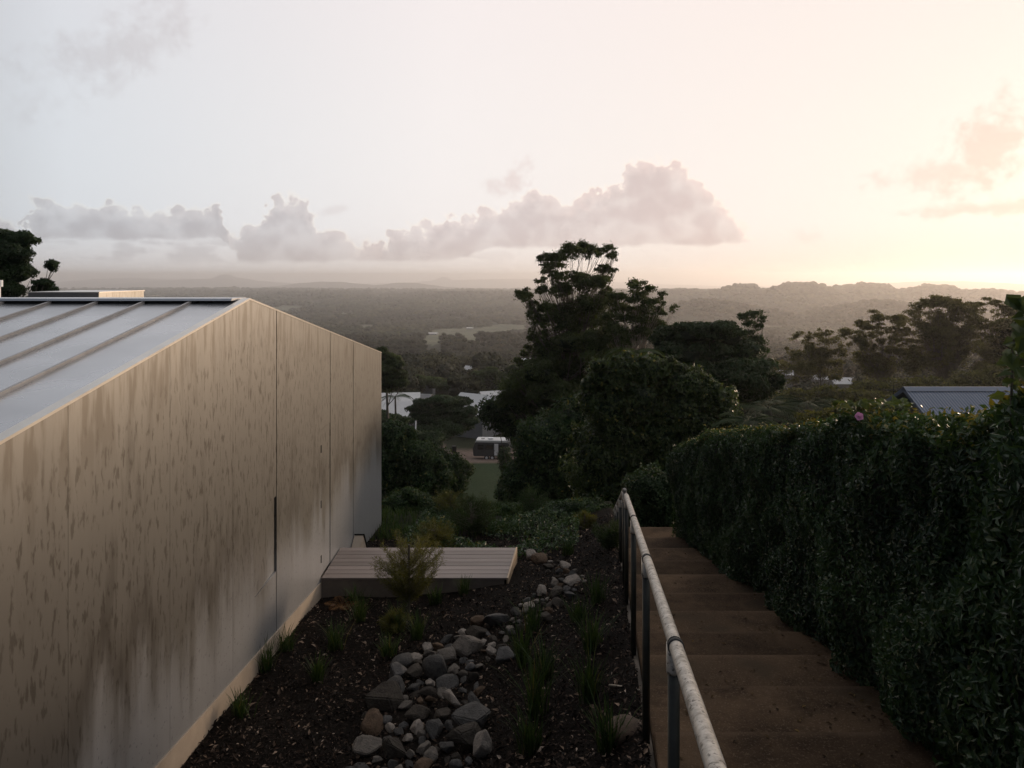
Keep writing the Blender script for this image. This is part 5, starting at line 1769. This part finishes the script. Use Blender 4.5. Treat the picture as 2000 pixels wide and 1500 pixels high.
for (px_, py_, h_, wh) in TUFTS:
    g0 = ground_hit(px_, py_)
    tf = thing('grass_tuft', 'strappy green grass tuft ' + wh, 'grass tuft', g0, 'grass tufts in the mulch bed')
    mb = MB()
    n_ = 26
    blades(np.array(g0) + rng.normal(0, .03, (n_, 3)) * np.array([1, 1, 0]), h_, .010, 3, .75, mb)
    mb.build('blades', M['grass'], tf)
# tall grass behind the deck
n_ = 5200
yy = rng.uniform(13.2, 19.0, n_)
xx = rng.uniform(-3.2, 1.6, n_) * (yy / 15)
dens = np.array([mnoise.noise(Vector((q * .8, w * .8, 1))) for q, w in zip(xx, yy)])
sel = (dens + rng.uniform(-.5, .5, n_) > -.15) & ~((xx < WX + .05) & (yy < Y1 + .1))
xx, yy, dens = xx[sel], yy[sel], dens[sel]
mb = MB()
blades(np.stack([xx, yy, T(xx, yy)], 1), .14 + .16 * np.clip(dens, 0, 1), .010, 5, .6, mb)
mg = mb.build('meadow_grass', M['grass'])
tag(mg, 'long green grass behind the deck and beside the wall corner', 'grass', kind='stuff')
# mown lawn fuzz
# glossy ground cover behind the deck
n_ = 9000
yy = rng.uniform(11.2, 16.5, n_)
xx = rng.uniform(-2.4, 1.0, n_) + .10 * (yy - 11)
dn = np.array([mnoise.noise(Vector((q * .9, w * .7, 8))) for q, w in zip(xx, yy)])
sel = (dn > -.12) & (xx > -1.9 + .0 * yy) & (xx < PXL(yy) - .25)
xx, yy, dn = xx[sel], yy[sel], dn[sel]
pts = np.stack([xx, yy, T(xx, yy) + rng.uniform(.02, .30, len(xx)) * np.clip(dn + .45, 0.2, 1)], 1)
v, f, a = leaf_quads(pts, np.tile([-.2, -.4, .8], (len(xx), 1)), .075, .45, .0, True, .7)
gc = link('ground_cover', mesh_np('ground_cover', v, f, {'v': a}), M['hedge'])
tag(gc, 'glossy leafy ground cover between the deck and the far grass', 'ground cover', kind='stuff')


def wispy(name, label, px_, py_, Yd, H, Wd, mat, n_tw, cat='shrub', stem_h=0.0):
    """fine-needled sapling: upright stems bristling with thin needles"""
    x_ = (px_ - 1000) / F * Yd
    gz0 = Tz(x_, Yd)
    root = thing(name, label, cat, (x_, Yd, gz0))
    wd, nd = MB(), MB()
    for k in range(n_tw):
        a_ = rng.uniform(0, 6.28)
        r_ = Wd * math.sqrt(rng.uniform(0, 1))
        zz_ = .56 + .44 * rng.uniform(-1, 1) * math.sqrt(max(0, 1 - (r_ / Wd) ** 2))
        tip = np.array([x_ + math.cos(a_) * r_, Yd + math.sin(a_) * r_, gz0 + stem_h + (H - stem_h) * zz_])
        st_ = np.array([x_ + rng.normal(0, .015), Yd + rng.normal(0, .015), gz0 + stem_h * .6 + (H - stem_h) * max(0.0, zz_ - rng.uniform(.2, .4))])
        pts_, rad_ = limb(st_, tip, .005, .0015, .15, 9)
        wd.tube(pts_, rad_, 4)
        nn_ = 95
        tt = rng.uniform(.30, 1.0, nn_)
        q = np.stack([np.interp(tt, np.linspace(0, 1, 9), pts_[:, j_]) for j_ in range(3)], 1)
        dr_ = unit(rng.normal(size=(nn_, 3)) + unit(tip - st_)[None, :] * .9)
        L_ = rng.uniform(.04, .09, nn_)[:, None]
        sd = unit(np.cross(dr_, rng.normal(size=(nn_, 3)))) * .0026
        V_ = np.stack([q, q + dr_ * L_ * .5 + sd, q + dr_ * L_, q + dr_ * L_ * .5 - sd], 1).reshape(-1, 3)
        i_ = np.arange(nn_) * 4
        nd.add(V_, [np.stack([i_, i_ + 1, i_ + 2, i_ + 3], 1)], np.repeat(np.clip(.25 + .6 * (q[:, 2] - gz0) / H + rng.uniform(-.25, .25, nn_), 0, 1), 4))
    wd.tube([(x_, Yd, gz0 - .05), (x_, Yd, gz0 + .75 * H)], [.012, .007], 6)
    wd.build('stem', M['bark'], root, True)
    nd.build('foliage', mat, root)
    return root


wispy('sapling', 'wispy yellow green sapling tied to a stake in front of the deck', 798, 1180, 9.2, 1.04, .48, M['yellow'], 110, 'sapling', .14)
wispy('shrub', 'soft yellow shrub just behind the middle of the deck', 850, 1075, 12.2, .62, .36, M['yellow'], 80)
wispy('shrub', 'small yellowish shrub low at the foot of the sapling', 775, 1205, 8.6, .26, .20, M['yellow'], 34)
wispy('shrub', 'feathery dark green shrub behind the deck centre', 920, 1060, 13.6, .75, .50, M['fern'], 90)
wispy('shrub', 'tiny yellow flowering shrub near the handrail beyond the creek', 1142, 1060, 12.6, .34, .2, M['yellow'], 26)
wispy('shrub', 'olive feathery shrub right of the dark green one', 1040, 1020, 15.2, .6, .35, M['bush'], 60)
wispy('shrub', 'thin feathery shrub at the left of the handrail', 1190, 1110, 10.2, .45, .24, M['bush'], 40)
wispy('shrub', 'yellowish feathery shrub near the grass behind the deck', 880, 1010, 15.6, .55, .4, M['yellow'], 50)
bush('shrub', 'dark leafy shrub at the left end of the grass by the wall corner', 'bush', 16.5, [(790, 985, 40, 26), (765, 1000, 30, 22), (830, 990, 34, 24)], 0.06, M['bush'], 1.5, maxn=4000, extra=8)
bush('shrub', 'dark spreading shrub centred behind the deck near the lawn end', 'bush', 15.4, [(950, 1020, 44, 22), (990, 1012, 36, 20), (910, 1022, 30, 18)], 0.05, M['bush'], 1.5, maxn=4000, extra=8)
bush('shrub', 'low dark shrub left of the handrail end', 'bush', 14.5, [(1100, 1010, 44, 24), (1150, 1005, 44, 28), (1060, 1015, 30, 16), (1185, 1010, 26, 26)], 0.05, M['dark'], 1.5, maxn=4000, extra=8)
# fallen leaves on the steps
n_ = 620
yy = rng.uniform(1.5, 10.5, n_)
ww = np.where(rng.uniform(size=n_) < .6, 1.45 - np.abs(rng.normal(0, .28, n_)), rng.uniform(.03, 1.4, n_))
xx = PXL(yy) + np.clip(ww, .03, 1.6)
ei = np.searchsorted(np.array(EDG), yy)
zz = np.array([-1.75 - .19 * EDG[k] + (0.006 if (k - 1) % 2 else 0) + .030 * (EDG[k] - v_) / (EDG[k] - EDG[k - 1]) for k, v_ in zip(ei, yy)]) + .006
pts = np.stack([xx, yy, zz], 1)
v, f, a = leaf_quads(pts, np.tile([0, 0, 1.0], (n_, 1)), .032, .5, 0, True, .25)
ll_ = link('leaf_litter', mesh_np('leaf_litter', v, f, {'v': a}), leafmat('fallen_leaf', (0.03, 0.02, 0.012), (0.11, 0.07, 0.035), (0.2, 0.13, 0.05), .8, .1, .05))
tag(ll_, 'small fallen leaves scattered over the brown steps', 'leaf litter', kind='stuff')
sx_, sy_ = P(799, 1100, 9.1)[0], 9.1
stk = thing('garden_stake', 'thin dark stake standing in the yellow sapling', 'stake', (sx_, sy_, Tz(sx_, sy_)))
MB().box(sx_ - .012, sx_ + .012, sy_ - .012, sy_ + .012, Tz(sx_, sy_) - .2, P(0, 1064, 9.1)[2]).build('shaft', M['bark'], stk)
MB().tube([(sx_ - .03, sy_, P(0, 1120, 9.1)[2]), (sx_ + .03, sy_, P(0, 1118, 9.1)[2])], .006, 5).build('tie', M['black'], stk)
fg = ground_hit(668, 1185)
df = thing('dried_fern', 'rusty dried fern lying below the left end of the deck', 'fern', fg)
for k in range(6):
    mb = MB()
    a_ = k * 1.05
    frond(mb, np.array(fg) + np.array([0, 0, .02]), (math.cos(a_), math.sin(a_)), .26, .45, .08, 12, .004, .012, .55)
    mb.build('frond', M['dryfern'], df)
sa, sb = np.array(ground_hit(1190, 1347)), np.array(ground_hit(1250, 1360))
stick = thing('fallen_stick', 'pale bare stick lying on the mulch by the handrail post', 'stick', tuple(sa))
mid = (sa + sb) / 2 + np.array([0, .02, .03])
MB().tube([sa + [0, 0, .03], mid, sb + [0, 0, .04]], [.007, .006, .004], 6).build('branch', simple('pale_stick', (0.45, 0.38, 0.30), .7, .2, 8), stick, True)
MB().tube([mid, mid + np.array([.06, .05, .03])], [.004, .002], 5).build('twig', M['palebark'], stick, True)

# ------------------------------------------------------------------ morning haze over the valley
zt_ = 58.0
hz = MB().box(-17600, 17600, -17600, 17600, -420, zt_).build('haze', None)
hm = bpy.data.materials.new('morning_haze')
hm.use_nodes = True
ht_ = NT(hm.node_tree)
ht_.n.remove(hm.node_tree.nodes['Principled BSDF'])
pv = ht_.node('ShaderNodeVolumePrincipled')
pv.inputs['Color'].default_value = (1.0, 0.97, 0.95, 1)
pv.inputs['Density'].default_value = 0.00018
pv.inputs['Anisotropy'].default_value = 0.60
ht_.l.new(pv.outputs[0], hm.node_tree.nodes['Material Output'].inputs['Volume'])
hz.data.materials.append(hm)
tag(hz, 'pale morning haze filling the valley', 'haze', kind='stuff')
